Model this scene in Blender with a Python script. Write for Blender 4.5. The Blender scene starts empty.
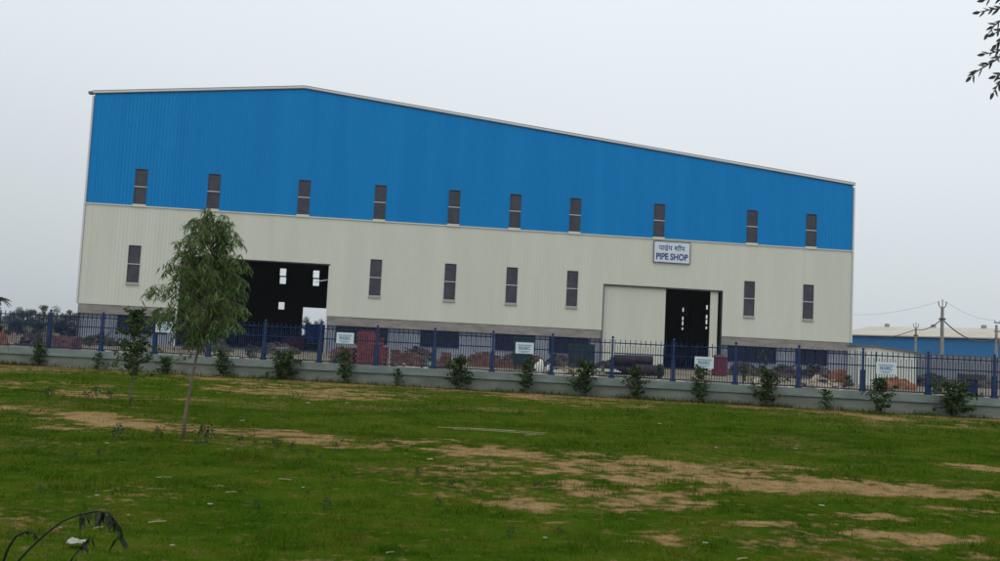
import bpy, math, random
import numpy as np
from mathutils import Vector, Matrix
random.seed(7); rng = np.random.default_rng(11)
scene = bpy.context.scene
COL = scene.collection
PI = math.pi

# ------------------------------------------------------------------ camera
F, PITCH, ROLL, EYE = 900.0, math.radians(4.0), math.radians(2.8), 1.6
fw = Vector((0, math.cos(PITCH), math.sin(PITCH)))
rt0 = Vector((1, 0, 0)); up0 = rt0.cross(fw)
rt = rt0 * math.cos(ROLL) + up0 * math.sin(ROLL)
up = -rt0 * math.sin(ROLL) + up0 * math.cos(ROLL)
CAMP = Vector((0, 0, EYE))
cd = bpy.data.cameras.new('camera'); cam = bpy.data.objects.new('camera', cd); COL.objects.link(cam)
cd.sensor_width = 36; cd.lens = 36 * F / 1000; cd.clip_end = 5000; cd.clip_start = 0.05
M = Matrix((rt, up, -fw)).transposed().to_4x4(); M.translation = CAMP
cam.matrix_world = M
scene.camera = cam
HAZE = 0.00018

def ray(px, py):
    return rt * ((px - 500) / F) - up * ((py - 280.5) / F) + fw
def hit_y(px, py, Y):
    d = ray(px, py); return CAMP + d * (Y / d.y)
def hit_z(px, py, z=0.0):
    d = ray(px, py); return CAMP + d * ((z - EYE) / d.z)
def hit_line(px, py, y0, s):
    d = ray(px, py); return CAMP + d * (y0 / (d.y - s * d.x))
FENCE_Y, FENCE_S = 30.79, -0.119
def fence_y(x): return FENCE_Y + FENCE_S * x

# ------------------------------------------------------------------ materials
def nd(nt, t, **kw):
    n = nt.nodes.new(t)
    for k, v in kw.items():
        if k in n.inputs: n.inputs[k].default_value = v
        else: setattr(n, k, v)
    return n
def mat(name, c, rough=0.7, c2=None, scale=3.0, stretch=(1, 1, 1), bump=0.0, bscale=40.0, metal=0.0, island=None, spec=0.3, contrast=(0.35, 0.65), detail=6):
    m = bpy.data.materials.new(name); m.use_nodes = True
    nt = m.node_tree; b = nt.nodes['Principled BSDF']
    b.inputs['Roughness'].default_value = rough; b.inputs['Metallic'].default_value = metal
    b.inputs['Specular IOR Level'].default_value = spec
    col = None
    c = tuple(c) + (1,)
    if c2 is None and island is None:
        b.inputs['Base Color'].default_value = c
    tc = nd(nt, 'ShaderNodeTexCoord')
    mp = nd(nt, 'ShaderNodeMapping'); mp.inputs['Scale'].default_value = stretch
    nt.links.new(tc.outputs['Object'], mp.inputs['Vector'])
    if c2 is not None:
        no = nd(nt, 'ShaderNodeTexNoise', Scale=scale, Detail=detail, Roughness=0.6)
        nt.links.new(mp.outputs[0], no.inputs['Vector'])
        r = nd(nt, 'ShaderNodeValToRGB'); r.color_ramp.elements[0].position = contrast[0]; r.color_ramp.elements[1].position = contrast[1]
        r.color_ramp.elements[0].color = c; r.color_ramp.elements[1].color = tuple(c2) + (1,)
        nt.links.new(no.outputs['Fac'], r.inputs[0]); col = r.outputs[0]
    if island is not None:
        g = nd(nt, 'ShaderNodeNewGeometry')
        r = nd(nt, 'ShaderNodeValToRGB'); r.color_ramp.elements[0].color = c; r.color_ramp.elements[0].position = 0.0
        r.color_ramp.elements[1].color = tuple(island) + (1,); r.color_ramp.elements[1].position = 1.0
        nt.links.new(g.outputs['Random Per Island'], r.inputs[0])
        if col is not None:
            mx = nd(nt, 'ShaderNodeMix'); mx.data_type = 'RGBA'; mx.inputs[0].default_value = 0.5
            nt.links.new(col, mx.inputs[6]); nt.links.new(r.outputs[0], mx.inputs[7]); col = mx.outputs[2]
        else: col = r.outputs[0]
    if col is not None: nt.links.new(col, b.inputs['Base Color'])
    if bump:
        n2 = nd(nt, 'ShaderNodeTexNoise', Scale=bscale, Detail=5)
        nt.links.new(tc.outputs['Object'], n2.inputs['Vector'])
        bp = nd(nt, 'ShaderNodeBump', Strength=bump, Distance=0.02)
        nt.links.new(n2.outputs['Fac'], bp.inputs['Height']); nt.links.new(bp.outputs[0], b.inputs['Normal'])
    return m

def leafmat(name, c, island, trans=0.3, rough=0.5):
    m = mat(name, c, rough, island=island, spec=0.25)
    nt = m.node_tree; b = nt.nodes['Principled BSDF']
    t = nd(nt, 'ShaderNodeBsdfTranslucent'); mx = nd(nt, 'ShaderNodeMixShader'); mx.inputs[0].default_value = trans
    src = b.inputs['Base Color'].links[0].from_socket
    nt.links.new(src, t.inputs['Color'])
    nt.links.new(b.outputs[0], mx.inputs[1]); nt.links.new(t.outputs[0], mx.inputs[2])
    nt.links.new(mx.outputs[0], nt.nodes['Material Output'].inputs['Surface'])
    return m

M_BLUE = mat('blue_sheet', (0.003, 0.195, 0.53), 0.6, (0.006, 0.235, 0.58), scale=0.5, stretch=(1, 1, .06), spec=0.08, contrast=(.25, .75))
M_BEIGE = mat('beige_sheet', (0.565, 0.575, 0.495), 0.6, (0.645, 0.65, 0.57), scale=0.6, stretch=(1, 1, .10), spec=0.15, contrast=(.2, .75))
M_TRIM = mat('pale_trim', (0.62, 0.63, 0.62), 0.5)
M_DTRIM = mat('dark_trim', (0.12, 0.13, 0.15), 0.6)
M_ROOF = mat('roof_sheet', (0.45, 0.47, 0.48), 0.5)
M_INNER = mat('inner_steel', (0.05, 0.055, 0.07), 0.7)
M_LOUVRE = mat('window_louvre', (0.055, 0.06, 0.08), 0.7, (0.085, 0.088, 0.105), scale=1.2, spec=.1)
M_BAND = mat('concrete_band', (0.30, 0.29, 0.275), 0.9, (0.20, 0.185, 0.175), scale=0.7, stretch=(1, 1, 3), bump=0.3, bscale=6)
M_BASE = mat('grey_plaster', (0.27, 0.30, 0.34), 0.85, (0.20, 0.225, 0.27), scale=0.6, bump=0.2, bscale=8)
M_NAVY = mat('navy_window', (0.006, 0.014, 0.055), 0.45)
M_GLASS = mat('dark_glass', (0.008, 0.012, 0.03), 0.25)
M_FENCE = mat('blue_fence_paint', (0.009, 0.030, 0.10), 0.5, (0.014, 0.042, 0.13), scale=4)
M_PICKET = mat('picket_paint', (0.007, 0.024, 0.08), 0.6, (0.012, 0.034, 0.11), scale=4, spec=.15)
M_WALL = mat('painted_wall', (0.20, 0.22, 0.195), 0.95, (0.13, 0.145, 0.125), scale=1.2, stretch=(1, 1, 2.5), bump=0.25, bscale=15)
M_COPE = mat('coping_paint', (0.22, 0.265, 0.25), 0.9, (0.155, 0.19, 0.18), scale=1.4, stretch=(1, 1, 2.5), bump=0.2, bscale=15)
M_SIGN = mat('sign_white', (0.66, 0.72, 0.80), 0.5, (0.60, 0.67, 0.75), scale=2)
M_SIGNB = mat('sign_board_white', (0.66, 0.74, 0.76), 0.5, (0.58, 0.68, 0.72), scale=5)
M_INK = mat('navy_ink', (0.012, 0.035, 0.16), 0.5)
M_INK2 = mat('blue_ink', (0.03, 0.12, 0.27), 0.5)
M_BARK = mat('bark', (0.10, 0.085, 0.065), 0.9, (0.17, 0.14, 0.11), scale=14, bump=0.5)
M_BARKP = mat('pale_bark', (0.13, 0.10, 0.08), 0.9, (0.20, 0.14, 0.115), scale=10, bump=0.4)
M_EUC = leafmat('eucalyptus_leaf', (0.016, 0.045, 0.007), (0.17, 0.26, 0.075), 0.35)
M_SAP = leafmat('sapling_leaf', (0.008, 0.026, 0.006), (0.055, 0.10, 0.02), 0.2)
M_DARKLEAF = leafmat('shade_leaf', (0.03, 0.028, 0.034), (0.07, 0.075, 0.075), 0.2)
M_WILT = leafmat('wilted_leaf', (0.008, 0.014, 0.006), (0.02, 0.035, 0.014), 0.1)
M_FAR = leafmat('far_leaf', (0.05, 0.07, 0.045), (0.12, 0.15, 0.09), 0.15)
M_FARD = leafmat('far_dark_leaf', (0.015, 0.032, 0.018), (0.04, 0.065, 0.03), 0.15)
M_BRICK = mat('red_brick', (0.12, 0.03, 0.028), 0.9, (0.22, 0.06, 0.05), scale=3, island=(0.26, 0.10, 0.09))
M_BRICKD = mat('brown_brick', (0.09, 0.045, 0.035), 0.9, (0.20, 0.10, 0.075), scale=2, island=(0.24, 0.15, 0.12))
M_EARTH = mat('dark_earth', (0.035, 0.036, 0.032), 0.95, (0.11, 0.085, 0.068), scale=.8, bump=0.6, bscale=6, island=(.16, .12, .11), spec=.1)
M_PIPE = mat('rusty_dark_steel', (0.010, 0.009, 0.013), 0.7, (0.045, 0.022, 0.020), scale=2.5)
M_SAND = mat('sand_heap', (0.32, 0.27, 0.19), 0.95, (0.42, 0.37, 0.28), scale=2, bump=0.6, bscale=12)
M_ORANGE = mat('orange_sheet', (0.06, 0.035, 0.025), 0.9, (0.34, 0.13, 0.045), scale=2.2)
M_WHITE = mat('white_paint', (0.62, 0.64, 0.60), 0.6, (0.55, 0.57, 0.53), scale=2)
M_GREEN = mat('dark_green_paint', (0.007, 0.022, 0.026), 0.6, (0.014, 0.035, 0.035), scale=3)
M_MAROON = mat('maroon_paint', (0.10, 0.018, 0.03), 0.6, (0.15, 0.03, 0.045), scale=3)
M_TANKB = mat('bright_blue', (0.015, 0.09, 0.33), 0.5, (0.02, 0.12, 0.4), scale=2)
M_FBLUE = mat('far_blue_sheet', (0.018, 0.15, 0.38), 0.6, (0.024, 0.17, 0.41), scale=0.1)
M_CREAM = mat('cream_roof', (0.52, 0.48, 0.40), 0.7, (0.44, 0.41, 0.35), scale=0.15)
M_GREYW = mat('grey_compound', (0.16, 0.175, 0.20), 0.8, (0.21, 0.225, 0.245), scale=0.5)
M_CONC = mat('pole_concrete', (0.30, 0.30, 0.29), 0.9, (0.22, 0.22, 0.21), scale=3)
M_IRON = mat('dark_iron', (0.05, 0.05, 0.055), 0.6)
M_PLASTIC = mat('white_plastic', (0.40, 0.41, 0.37), 0.7, (0.24, 0.24, 0.20), scale=20)
M_STRAW = mat('dry_straw', (0.34, 0.30, 0.17), 0.9, (0.22, 0.19, 0.11), scale=20)
M_HUT = mat('pink_plaster', (0.40, 0.24, 0.24), 0.9, (0.33, 0.19, 0.19), scale=1)

# ------------------------------------------------------------------ mesh builder
class MB:
    def __init__(s): s.v = []; s.f = []
    def add(s, vs, fs):
        n = len(s.v); s.v += [tuple(p) for p in vs]; s.f += [tuple(i + n for i in f) for f in fs]; return s
    def box(s, x0, x1, y0, y1, z0, z1, mtx=None):
        vs = [Vector(p) for p in ((x0,y0,z0),(x1,y0,z0),(x1,y1,z0),(x0,y1,z0),(x0,y0,z1),(x1,y0,z1),(x1,y1,z1),(x0,y1,z1))]
        if mtx is not None: vs = [mtx @ p for p in vs]
        return s.add(vs, [(0,3,2,1),(4,5,6,7),(0,1,5,4),(1,2,6,5),(2,3,7,6),(3,0,4,7)])
    def tube(s, pts, rad, n=6, cap=True):
        pts = [Vector(p) for p in pts]
        if not isinstance(rad, (list, tuple)): rad = [rad] * len(pts)
        vs = []; fs = []; prev = None
        for i, p in enumerate(pts):
            t = (pts[min(i + 1, len(pts) - 1)] - pts[max(i - 1, 0)])
            if t.length < 1e-9: t = Vector((0, 0, 1))
            t.normalize()
            a = prev if prev is not None else (Vector((1, 0, 0)) if abs(t.x) < .8 else Vector((0, 1, 0)))
            a = (a - t * a.dot(t)).normalized(); prev = a; b = t.cross(a)
            for k in range(n):
                an = 2 * PI * k / n
                vs.append(p + (a * math.cos(an) + b * math.sin(an)) * rad[i])
        for i in range(len(pts) - 1):
            for k in range(n):
                fs.append((i*n+k, i*n+(k+1)%n, (i+1)*n+(k+1)%n, (i+1)*n+k))
        if cap:
            fs.append(tuple(reversed(range(n)))); fs.append(tuple((len(pts)-1)*n + k for k in range(n)))
        return s.add(vs, fs)
    def leaf(s, p, d, L, W, nrm=None):
        p = Vector(p); d = Vector(d).normalized()
        q = nrm if nrm is not None else Vector((random.gauss(0,1), random.gauss(0,1), random.gauss(0,1)))
        w = d.cross(q)
        if w.length < 1e-6: w = Vector((1, 0, 0))
        w.normalize(); n2 = d.cross(w)
        vs = [p, p + d*L*.35 + w*W*.5 + n2*W*.12, p + d*L*.35 - w*W*.5 + n2*W*.12, p + d*L*.7 + w*W*.36 , p + d*L*.7 - w*W*.36, p + d*L - n2*W*.3]
        return s.add(vs, [(0,1,2), (1,3,4,2), (3,5,4)])
    def build(s, name, m, parent=None, smooth=False, loc=None, rotz=None):
        me = bpy.data.meshes.new(name); me.from_pydata(s.v, [], s.f); me.update()
        if smooth: me.polygons.foreach_set('use_smooth', [True] * len(me.polygons))
        if m: me.materials.append(m)
        o = bpy.data.objects.new(name, me); COL.objects.link(o)
        if parent is not None: o.parent = parent
        if loc is not None: o.location = loc
        if rotz is not None: o.rotation_euler.z = rotz
        return o
def tag(o, label=None, cat=None, group=None, kind=None):
    if label: o['label'] = label
    if cat: o['category'] = cat
    if group: o['group'] = group
    if kind: o['kind'] = kind
    return o
def thing(name, label, cat, loc=(0, 0, 0), rotz=0, group=None):
    o = bpy.data.objects.new(name, None); COL.objects.link(o); o.empty_display_size = .2
    o.location = loc; o.rotation_euler.z = rotz
    return tag(o, label, cat, group)
def dup(root, loc, rotz=0, scale=1.0, label=None):
    r = root.copy(); COL.objects.link(r); r.location = loc; r.rotation_euler.z = rotz; r.scale = (scale,) * 3
    if label: r['label'] = label
    for ch in list(root.children):
        c = ch.copy(); COL.objects.link(c); c.parent = r
        for g in ch.children:
            d = g.copy(); COL.objects.link(d); d.parent = c
    return r
def text(name, body, m, parent, loc, size, width=None, extrude=0.005, off=0.0):
    cu = bpy.data.curves.new(name, 'FONT'); cu.body = body; cu.size = 1; cu.extrude = 0.0; cu.offset = off
    cu.align_x = 'CENTER'; cu.align_y = 'CENTER'
    o = bpy.data.objects.new(name, cu); COL.objects.link(o)
    dg = bpy.context.evaluated_depsgraph_get()
    me = bpy.data.meshes.new_from_object(o.evaluated_get(dg)); bpy.data.objects.remove(o)
    co = np.array([v.co[:] for v in me.vertices])
    if len(co):
        mn, mx = co.min(0), co.max(0); c = (mn + mx) / 2; h = mx[1] - mn[1]; w = mx[0] - mn[0]
        sx = (width / w) if width else size / h
        for v in me.vertices:
            x, y = (v.co.x - c[0]) * sx, (v.co.y - c[1]) * size / h
            v.co = (x, 0, y)
    me.materials.clear(); me.materials.append(m); me.name = name
    t = bpy.data.objects.new(name, me); COL.objects.link(t); t.parent = parent; t.location = loc
    return t

# ------------------------------------------------------------------ numpy noise
_perm = rng.random((256, 256))
def vnoise(x, y):
    xi = np.floor(x).astype(int); yi = np.floor(y).astype(int); fx = x - xi; fy = y - yi
    fx = fx*fx*(3-2*fx); fy = fy*fy*(3-2*fy)
    a = _perm[xi & 255, yi & 255]; b = _perm[(xi+1) & 255, yi & 255]; c = _perm[xi & 255, (yi+1) & 255]; d = _perm[(xi+1) & 255, (yi+1) & 255]
    return (a*(1-fx)+b*fx)*(1-fy) + (c*(1-fx)+d*fx)*fy
def fbm(x, y, o=4):
    s = 0; a = .5; t = 0
    for i in range(o):
        s = s + a * vnoise(x * 2**i + 17.3*i, y * 2**i + 5.1*i); t += a; a *= .55
    return s / t
PATH = [hit_z(*p) for p in ((-60,401),(0,407),(60,414),(120,423),(200,429),(300,437),(400,445),(500,453),(600,463),(700,473),(800,481),(900,488),(1000,495),(1080,500))]
PATCH = [(605,487,85,17,1.1),(530,502,60,8,.9),(640,476,60,8,.8),(450,446,80,6,.5),(90,394,50,4,.9),(330,393,95,5,1.),(250,386,60,3,.6),(30,384,70,4,.8),
         (770,521,60,6,.65),(905,536,70,6,.75),(900,520,80,4,.65),(960,510,60,6,.7),(860,552,70,10,.75),(980,468,30,4,.9),(20,426,60,6,.6),(30,413,60,6,.7),
         (183,442,22,3,.8),(590,405,60,3,.5),(800,470,60,4,.5),(560,478,120,14,.55),(660,484,60,12,.6),(700,500,90,8,.35),(180,398,40,3,.6),(960,556,60,8,.6),(560,520,60,7,.3),(700,540,80,8,.3)]
def soil(x, y):
    d = np.full(x.shape, 99.0)
    for a, b in zip(PATH[:-1], PATH[1:]):
        dx, dy = b.x-a.x, b.y-a.y; L2 = dx*dx+dy*dy
        t = np.clip(((x-a.x)*dx+(y-a.y)*dy)/L2, 0, 1)
        d = np.minimum(d, np.hypot(x-a.x-t*dx, y-a.y-t*dy))
    s = np.clip(1.3 - d/(.75 + .45*np.clip((x+4)/8, 0, 1)), 0, 1) * 1.05
    for cx, cy, rx, ry, k in PATCH:
        c = hit_z(cx, cy); wx = rx/F*c.y; wy = ry*c.y*c.y/1440
        e = np.sqrt(((x-c.x)/wx)**2 + ((y-c.y)/wy)**2)
        s = np.maximum(s, k*np.clip(1.5-e*.95, 0, 1))
    foot = np.clip(1.7 - (FENCE_Y + FENCE_S*x - y)/(3.0+1.5*np.sin(x*.7)), 0, 1); s = np.maximum(s, foot*.9)
    n = fbm(x*.9, y*1.3, 5)
    n2 = fbm(x*3.1+40, y*4.2+9, 3)
    n3 = fbm(x*7+4, y*11+2, 3)
    v = s*1.0 + (n-.5)*2.2 + (n2-.5)*2.0 + (n3-.5)*1.5 - .40
    thin = np.clip((fbm(x*.33+80, y*.5+31, 4) - .54)*5, 0, 1)*.42
    return np.clip(np.maximum(v*1.06*np.clip(s*4, 0, 1), thin*(n2*1.6-.2)), 0, 1)

# ------------------------------------------------------------------ ground
def grass_colour(nt, k=1.0):
    tc = nd(nt, 'ShaderNodeTexCoord')
    def noise(sc, det=5, st=(1, 1, 1)):
        mp = nd(nt, 'ShaderNodeMapping'); mp.inputs['Scale'].default_value = st; nt.links.new(tc.outputs['Object'], mp.inputs['Vector'])
        n = nd(nt, 'ShaderNodeTexNoise', Scale=sc, Detail=det, Roughness=.65); nt.links.new(mp.outputs[0], n.inputs['Vector']); return n.outputs['Fac']
    def ramp(src, cs):
        r = nd(nt, 'ShaderNodeValToRGB'); e = r.color_ramp.elements
        while len(e) < len(cs): e.new(.5)
        for el, (p, c) in zip(e, cs): el.position = p
        for el, (p, c) in zip(r.color_ramp.elements, cs): el.color = tuple(x*k for x in c) + (1,)
        nt.links.new(src, r.inputs[0]); return r.outputs[0]
    g = ramp(noise(.4, 5, (.6, 1, 1)), [(.36, (.024, .064, .004)), (.5, (.046, .092, .006)), (.64, (.080, .118, .011))])
    br = ramp(noise(1.7, 7, (.7, 1, 1)), [(.36, (.014, .044, .002)), (.52, (.046, .078, .005)), (.63, (.082, .076, .010)), (.80, (.115, .072, .020))])
    x = nd(nt, 'ShaderNodeMix'); x.data_type = 'RGBA'; x.inputs[0].default_value = .55
    nt.links.new(g, x.inputs[6]); nt.links.new(br, x.inputs[7]); return x.outputs[2]
def make_ground():
    xs = np.concatenate([[-1400,-600,-250,-120,-70,-45], np.arange(-30, 30.01, .1), [45,70,120,250,600,1400]])
    ys = np.concatenate([[-60,-20,-5,2], np.arange(3.5, 33.6, .085), [36,40,50,60,70,85,100,120,150,200,300,600,1200,1800]])
    X, Y = np.meshgrid(xs, ys); nx, ny = len(xs), len(ys)
    near = (np.abs(X) < 31) & (Y > 3) & (Y < 34)
    Z = np.where(near, (fbm(X*.7, Y*.7, 4)-.5)*.05, 0.0)
    fy = FENCE_Y + FENCE_S*X
    Z = Z * np.clip((fy-.4-Y)/1.0, 0, 1)
    S = soil(X, Y); yard = (Y > fy).astype(float)
    S = np.where(near, S, .2)
    fld = np.clip((Y-140)/60, 0, 1)
    co = np.stack([X, Y, Z], -1).reshape(-1, 3).astype(np.float32)
    idx = np.arange(nx*ny).reshape(ny, nx)
    q = np.stack([idx[:-1,:-1], idx[:-1,1:], idx[1:,1:], idx[1:,:-1]], -1).reshape(-1, 4)
    me = bpy.data.meshes.new('ground'); me.vertices.add(len(co)); me.vertices.foreach_set('co', co.ravel())
    me.loops.add(q.size); me.loops.foreach_set('vertex_index', q.ravel().astype(np.int32))
    me.polygons.add(len(q)); me.polygons.foreach_set('loop_start', np.arange(0, q.size, 4, dtype=np.int32))
    me.polygons.foreach_set('use_smooth', np.ones(len(q), bool)); me.update(); me.validate()
    ca = me.color_attributes.new('cover', 'FLOAT_COLOR', 'POINT')
    footr = np.where(near & (yard < .5), np.clip(1.2-(fy-Y)/3.2, 0, 1), 0)
    c = np.stack([S, yard, fld, footr], -1).reshape(-1, 4).astype(np.float32)
    ca.data.foreach_set('color', c.ravel())
    m = bpy.data.materials.new('ground_cover'); m.use_nodes = True; nt = m.node_tree; b = nt.nodes['Principled BSDF']
    b.inputs['Roughness'].default_value = 1; b.inputs['Specular IOR Level'].default_value = 0
    at = nd(nt, 'ShaderNodeAttribute'); at.attribute_name = 'cover'
    sp = nd(nt, 'ShaderNodeSeparateColor'); nt.links.new(at.outputs['Color'], sp.inputs[0])
    tc = nd(nt, 'ShaderNodeTexCoord')
    def noise(sc, det=6):
        n = nd(nt, 'ShaderNodeTexNoise', Scale=sc, Detail=det, Roughness=.65); nt.links.new(tc.outputs['Object'], n.inputs['Vector']); return n.outputs['Fac']
    def ramp(src, c0, c1, p0=.35, p1=.65):
        r = nd(nt, 'ShaderNodeValToRGB'); e = r.color_ramp.elements; e[0].position = p0; e[1].position = p1
        e[0].color = tuple(c0)+(1,); e[1].color = tuple(c1)+(1,); nt.links.new(src, r.inputs[0]); return r.outputs[0]
    def mix(f, a, b_):
        x = nd(nt, 'ShaderNodeMix'); x.data_type = 'RGBA'
        nt.links.new(f, x.inputs[0]); nt.links.new(a, x.inputs[6]); nt.links.new(b_, x.inputs[7]); return x.outputs[2]
    def math_(op, a, b_=None, v=None, clamp=False):
        x = nd(nt, 'ShaderNodeMath'); x.operation = op; x.use_clamp = clamp; nt.links.new(a, x.inputs[0])
        if b_ is not None: nt.links.new(b_, x.inputs[1])
        if v is not None: x.inputs[1].default_value = v
        return x.outputs[0]
    grass = grass_colour(nt, .95)
    sand = mix(noise(9), ramp(noise(4), (.20, .122, .05), (.33, .225, .105)), ramp(noise(30), (.15, .09, .035), (.40, .285, .14)))
    brown = ramp(noise(11), (.105, .07, .025), (.19, .13, .055))
    redd = ramp(noise(2.5), (.13, .062, .03), (.27, .165, .085))
    n_f = noise(7, 8); sub = math_('SUBTRACT', n_f, v=.5); sub = math_('MULTIPLY', sub, v=2.4)
    fac = math_('ADD', sp.outputs[0], sub)
    f1 = math_('SUBTRACT', fac, v=.12); f1 = math_('MULTIPLY', f1, v=2.5, clamp=True)
    f2 = math_('SUBTRACT', fac, v=.34); f2 = math_('MULTIPLY', f2, v=1.5, clamp=True)
    sand = mix(at.outputs['Alpha'], sand, redd)
    near_c = mix(f2, mix(f1, grass, brown), sand)
    yd = mix(ramp(noise(.35), (0, 0, 0), (1, 1, 1), .42, .6), ramp(noise(2), (.19, .165, .115), (.34, .305, .24)), ramp(noise(3), (.10, .10, .055), (.20, .15, .10)))
    c_ = mix(sp.outputs[1], near_c, yd)
    fldc = ramp(noise(.02), (.05, .07, .03), (.12, .12, .07))
    c_ = mix(sp.outputs[2], c_, fldc)
    nt.links.new(c_, b.inputs['Base Color'])
    bp = nd(nt, 'ShaderNodeBump', Strength=.6, Distance=.03); nt.links.new(noise(35, 8), bp.inputs['Height']); nt.links.new(bp.outputs[0], b.inputs['Normal'])
    me.materials.append(m)
    o = bpy.data.objects.new('ground', me); COL.objects.link(o); tag(o, kind='structure')
make_ground()

def tri_mesh(name, co, tri, m):
    me = bpy.data.meshes.new(name); me.vertices.add(len(co)); me.vertices.foreach_set('co', co.astype(np.float32).ravel())
    me.loops.add(tri.size); me.loops.foreach_set('vertex_index', tri.ravel().astype(np.int32))
    me.polygons.add(len(tri)); me.polygons.foreach_set('loop_start', np.arange(0, tri.size, 3, dtype=np.int32)); me.update(); me.validate()
    me.materials.append(m); o = bpy.data.objects.new(name, me); COL.objects.link(o); return o
def make_grass():
    P = []; H = []; W = []
    for (y0, y1, dens, h, w) in ((4.6, 8, 3600, .026, .005), (8, 13, 2000, .026, .007), (13, 20, 900, .03, .010), (20, 31.5, 350, .034, .016)):
        xm = .6*y1 + 2.0; n = int(2*xm*(y1-y0)*dens)
        x = rng.uniform(-xm, xm, n); y = rng.uniform(y0, y1, n)
        k = (np.abs(x) < .6*y+1.6) & (y < FENCE_Y+FENCE_S*x-.2)
        x, y = x[k], y[k]
        s = soil(x, y); cl = fbm(x*6, y*6, 3)
        k = rng.random(len(x)) < np.clip(1.0 - s*1.5, .07, 1) * np.clip((cl-.22)*3, .25, 1)
        x, y, cl, s = x[k], y[k], cl[k], s[k]
        P.append(np.stack([x, y, (fbm(x*.7, y*.7, 4)-.5)*.05*np.clip((FENCE_Y+FENCE_S*x-.4-y), 0, 1) - .004], -1))
        hh = h*rng.uniform(.35, 1.25, len(x))*(.5+cl)*(1 + np.clip((fbm(x*1.6+9, y*1.6, 3)-.56)*14, 0, 1.6))
        H.append(hh); W.append(np.full(len(x), w)*rng.uniform(.7, 1.3, len(x)))
    P = np.concatenate(P); H = np.concatenate(H); W = np.concatenate(W); n = len(P)
    a = rng.uniform(0, 2*PI, n); lean = rng.normal(0, .45, (n, 2))
    dx = np.stack([np.cos(a), np.sin(a), np.zeros(n)], -1) * W[:, None] * .5
    tip = P + np.stack([lean[:, 0]*H, lean[:, 1]*H, H], -1)
    co = np.stack([P-dx, P+dx, tip], 1).reshape(-1, 3)
    m = bpy.data.materials.new('grass_blades'); m.use_nodes = True; nt = m.node_tree; b = nt.nodes['Principled BSDF']
    b.inputs['Roughness'].default_value = 1; b.inputs['Specular IOR Level'].default_value = 0
    gi = nd(nt, 'ShaderNodeNewGeometry'); mr = nd(nt, 'ShaderNodeMapRange'); mr.inputs['To Min'].default_value = .8; mr.inputs['To Max'].default_value = 1.9
    nt.links.new(gi.outputs['Random Per Island'], mr.inputs['Value'])
    vm = nd(nt, 'ShaderNodeVectorMath'); vm.operation = 'SCALE'; nt.links.new(grass_colour(nt), vm.inputs[0]); nt.links.new(mr.outputs[0], vm.inputs['Scale'])
    nt.links.new(vm.outputs[0], b.inputs['Base Color'])
    o = tri_mesh('grass', co, np.arange(n*3).reshape(-1, 3), m)
    tag(o, 'short green grass covering the field in front of the boundary wall', 'grass', kind='stuff')
    print('grass blades', n)
make_grass()
def make_verge():   # taller weeds at the foot of the wall
    n = 9000; x = rng.uniform(-20, 19, n); d = np.abs(rng.normal(0, .35, n)) + .16
    cl = fbm(x*1.1+3, d*2, 3); k = rng.random(n) < np.clip((cl-.45)*5, .03, 1); x, d, cl = x[k], d[k], cl[k]; n = len(x)
    P = np.stack([x, FENCE_Y+FENCE_S*x-.12-d, np.zeros(n)], -1); H = rng.uniform(.05, .2, n)*(.4+cl)
    a = rng.uniform(0, 2*PI, n); W = .025; lean = rng.normal(0, .5, (n, 2))
    dx = np.stack([np.cos(a), np.sin(a), np.zeros(n)], -1)*W*.5
    co = np.stack([P-dx, P+dx, P+np.stack([lean[:,0]*H, lean[:,1]*H, H], -1)], 1).reshape(-1, 3)
    o = tri_mesh('weedy_verge', co, np.arange(n*3).reshape(-1, 3), mat('verge_blades', (.03, .055, .014), .7, (.05, .06, .015), scale=1.5, island=(.07, .07, .02), spec=0))
    tag(o, 'uneven taller weeds growing along the foot of the boundary wall', 'weeds', kind='stuff')
make_verge()

# ------------------------------------------------------------------ factory shed
SB = .11; ROTB = math.atan(SB); OB = hit_line(78, 303, 82, SB)
UX = Vector((math.cos(ROTB), math.sin(ROTB), 0)); VX = Vector((-math.sin(ROTB), math.cos(ROTB), 0))
def bu(px, py, v=0.0):      # pixel -> (u, z) on the plane v metres behind the facade
    d = ray(px, py); o = Vector((OB.x, OB.y, 0)) + VX*v
    t = (o - CAMP).dot(VX) / d.dot(VX); p = CAMP + d*t
    return (p - o).dot(UX), p.z
bl = thing('factory_shed', 'huge industrial shed with blue cladding above beige cladding and a lopsided gable roof', 'factory building', (OB.x, OB.y, 0), ROTB)
BW, BD = 70.35, 80.0; ZB, ZM = 3.3, 12.08; UR = 18.05; ZL, ZR, ZRR = 21.9, 23.8, 18.55
def roofz(u): return ZL + (ZR-ZL)*u/UR if u < UR else ZR + (ZRR-ZR)*(u-UR)/(BW-UR)
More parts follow.
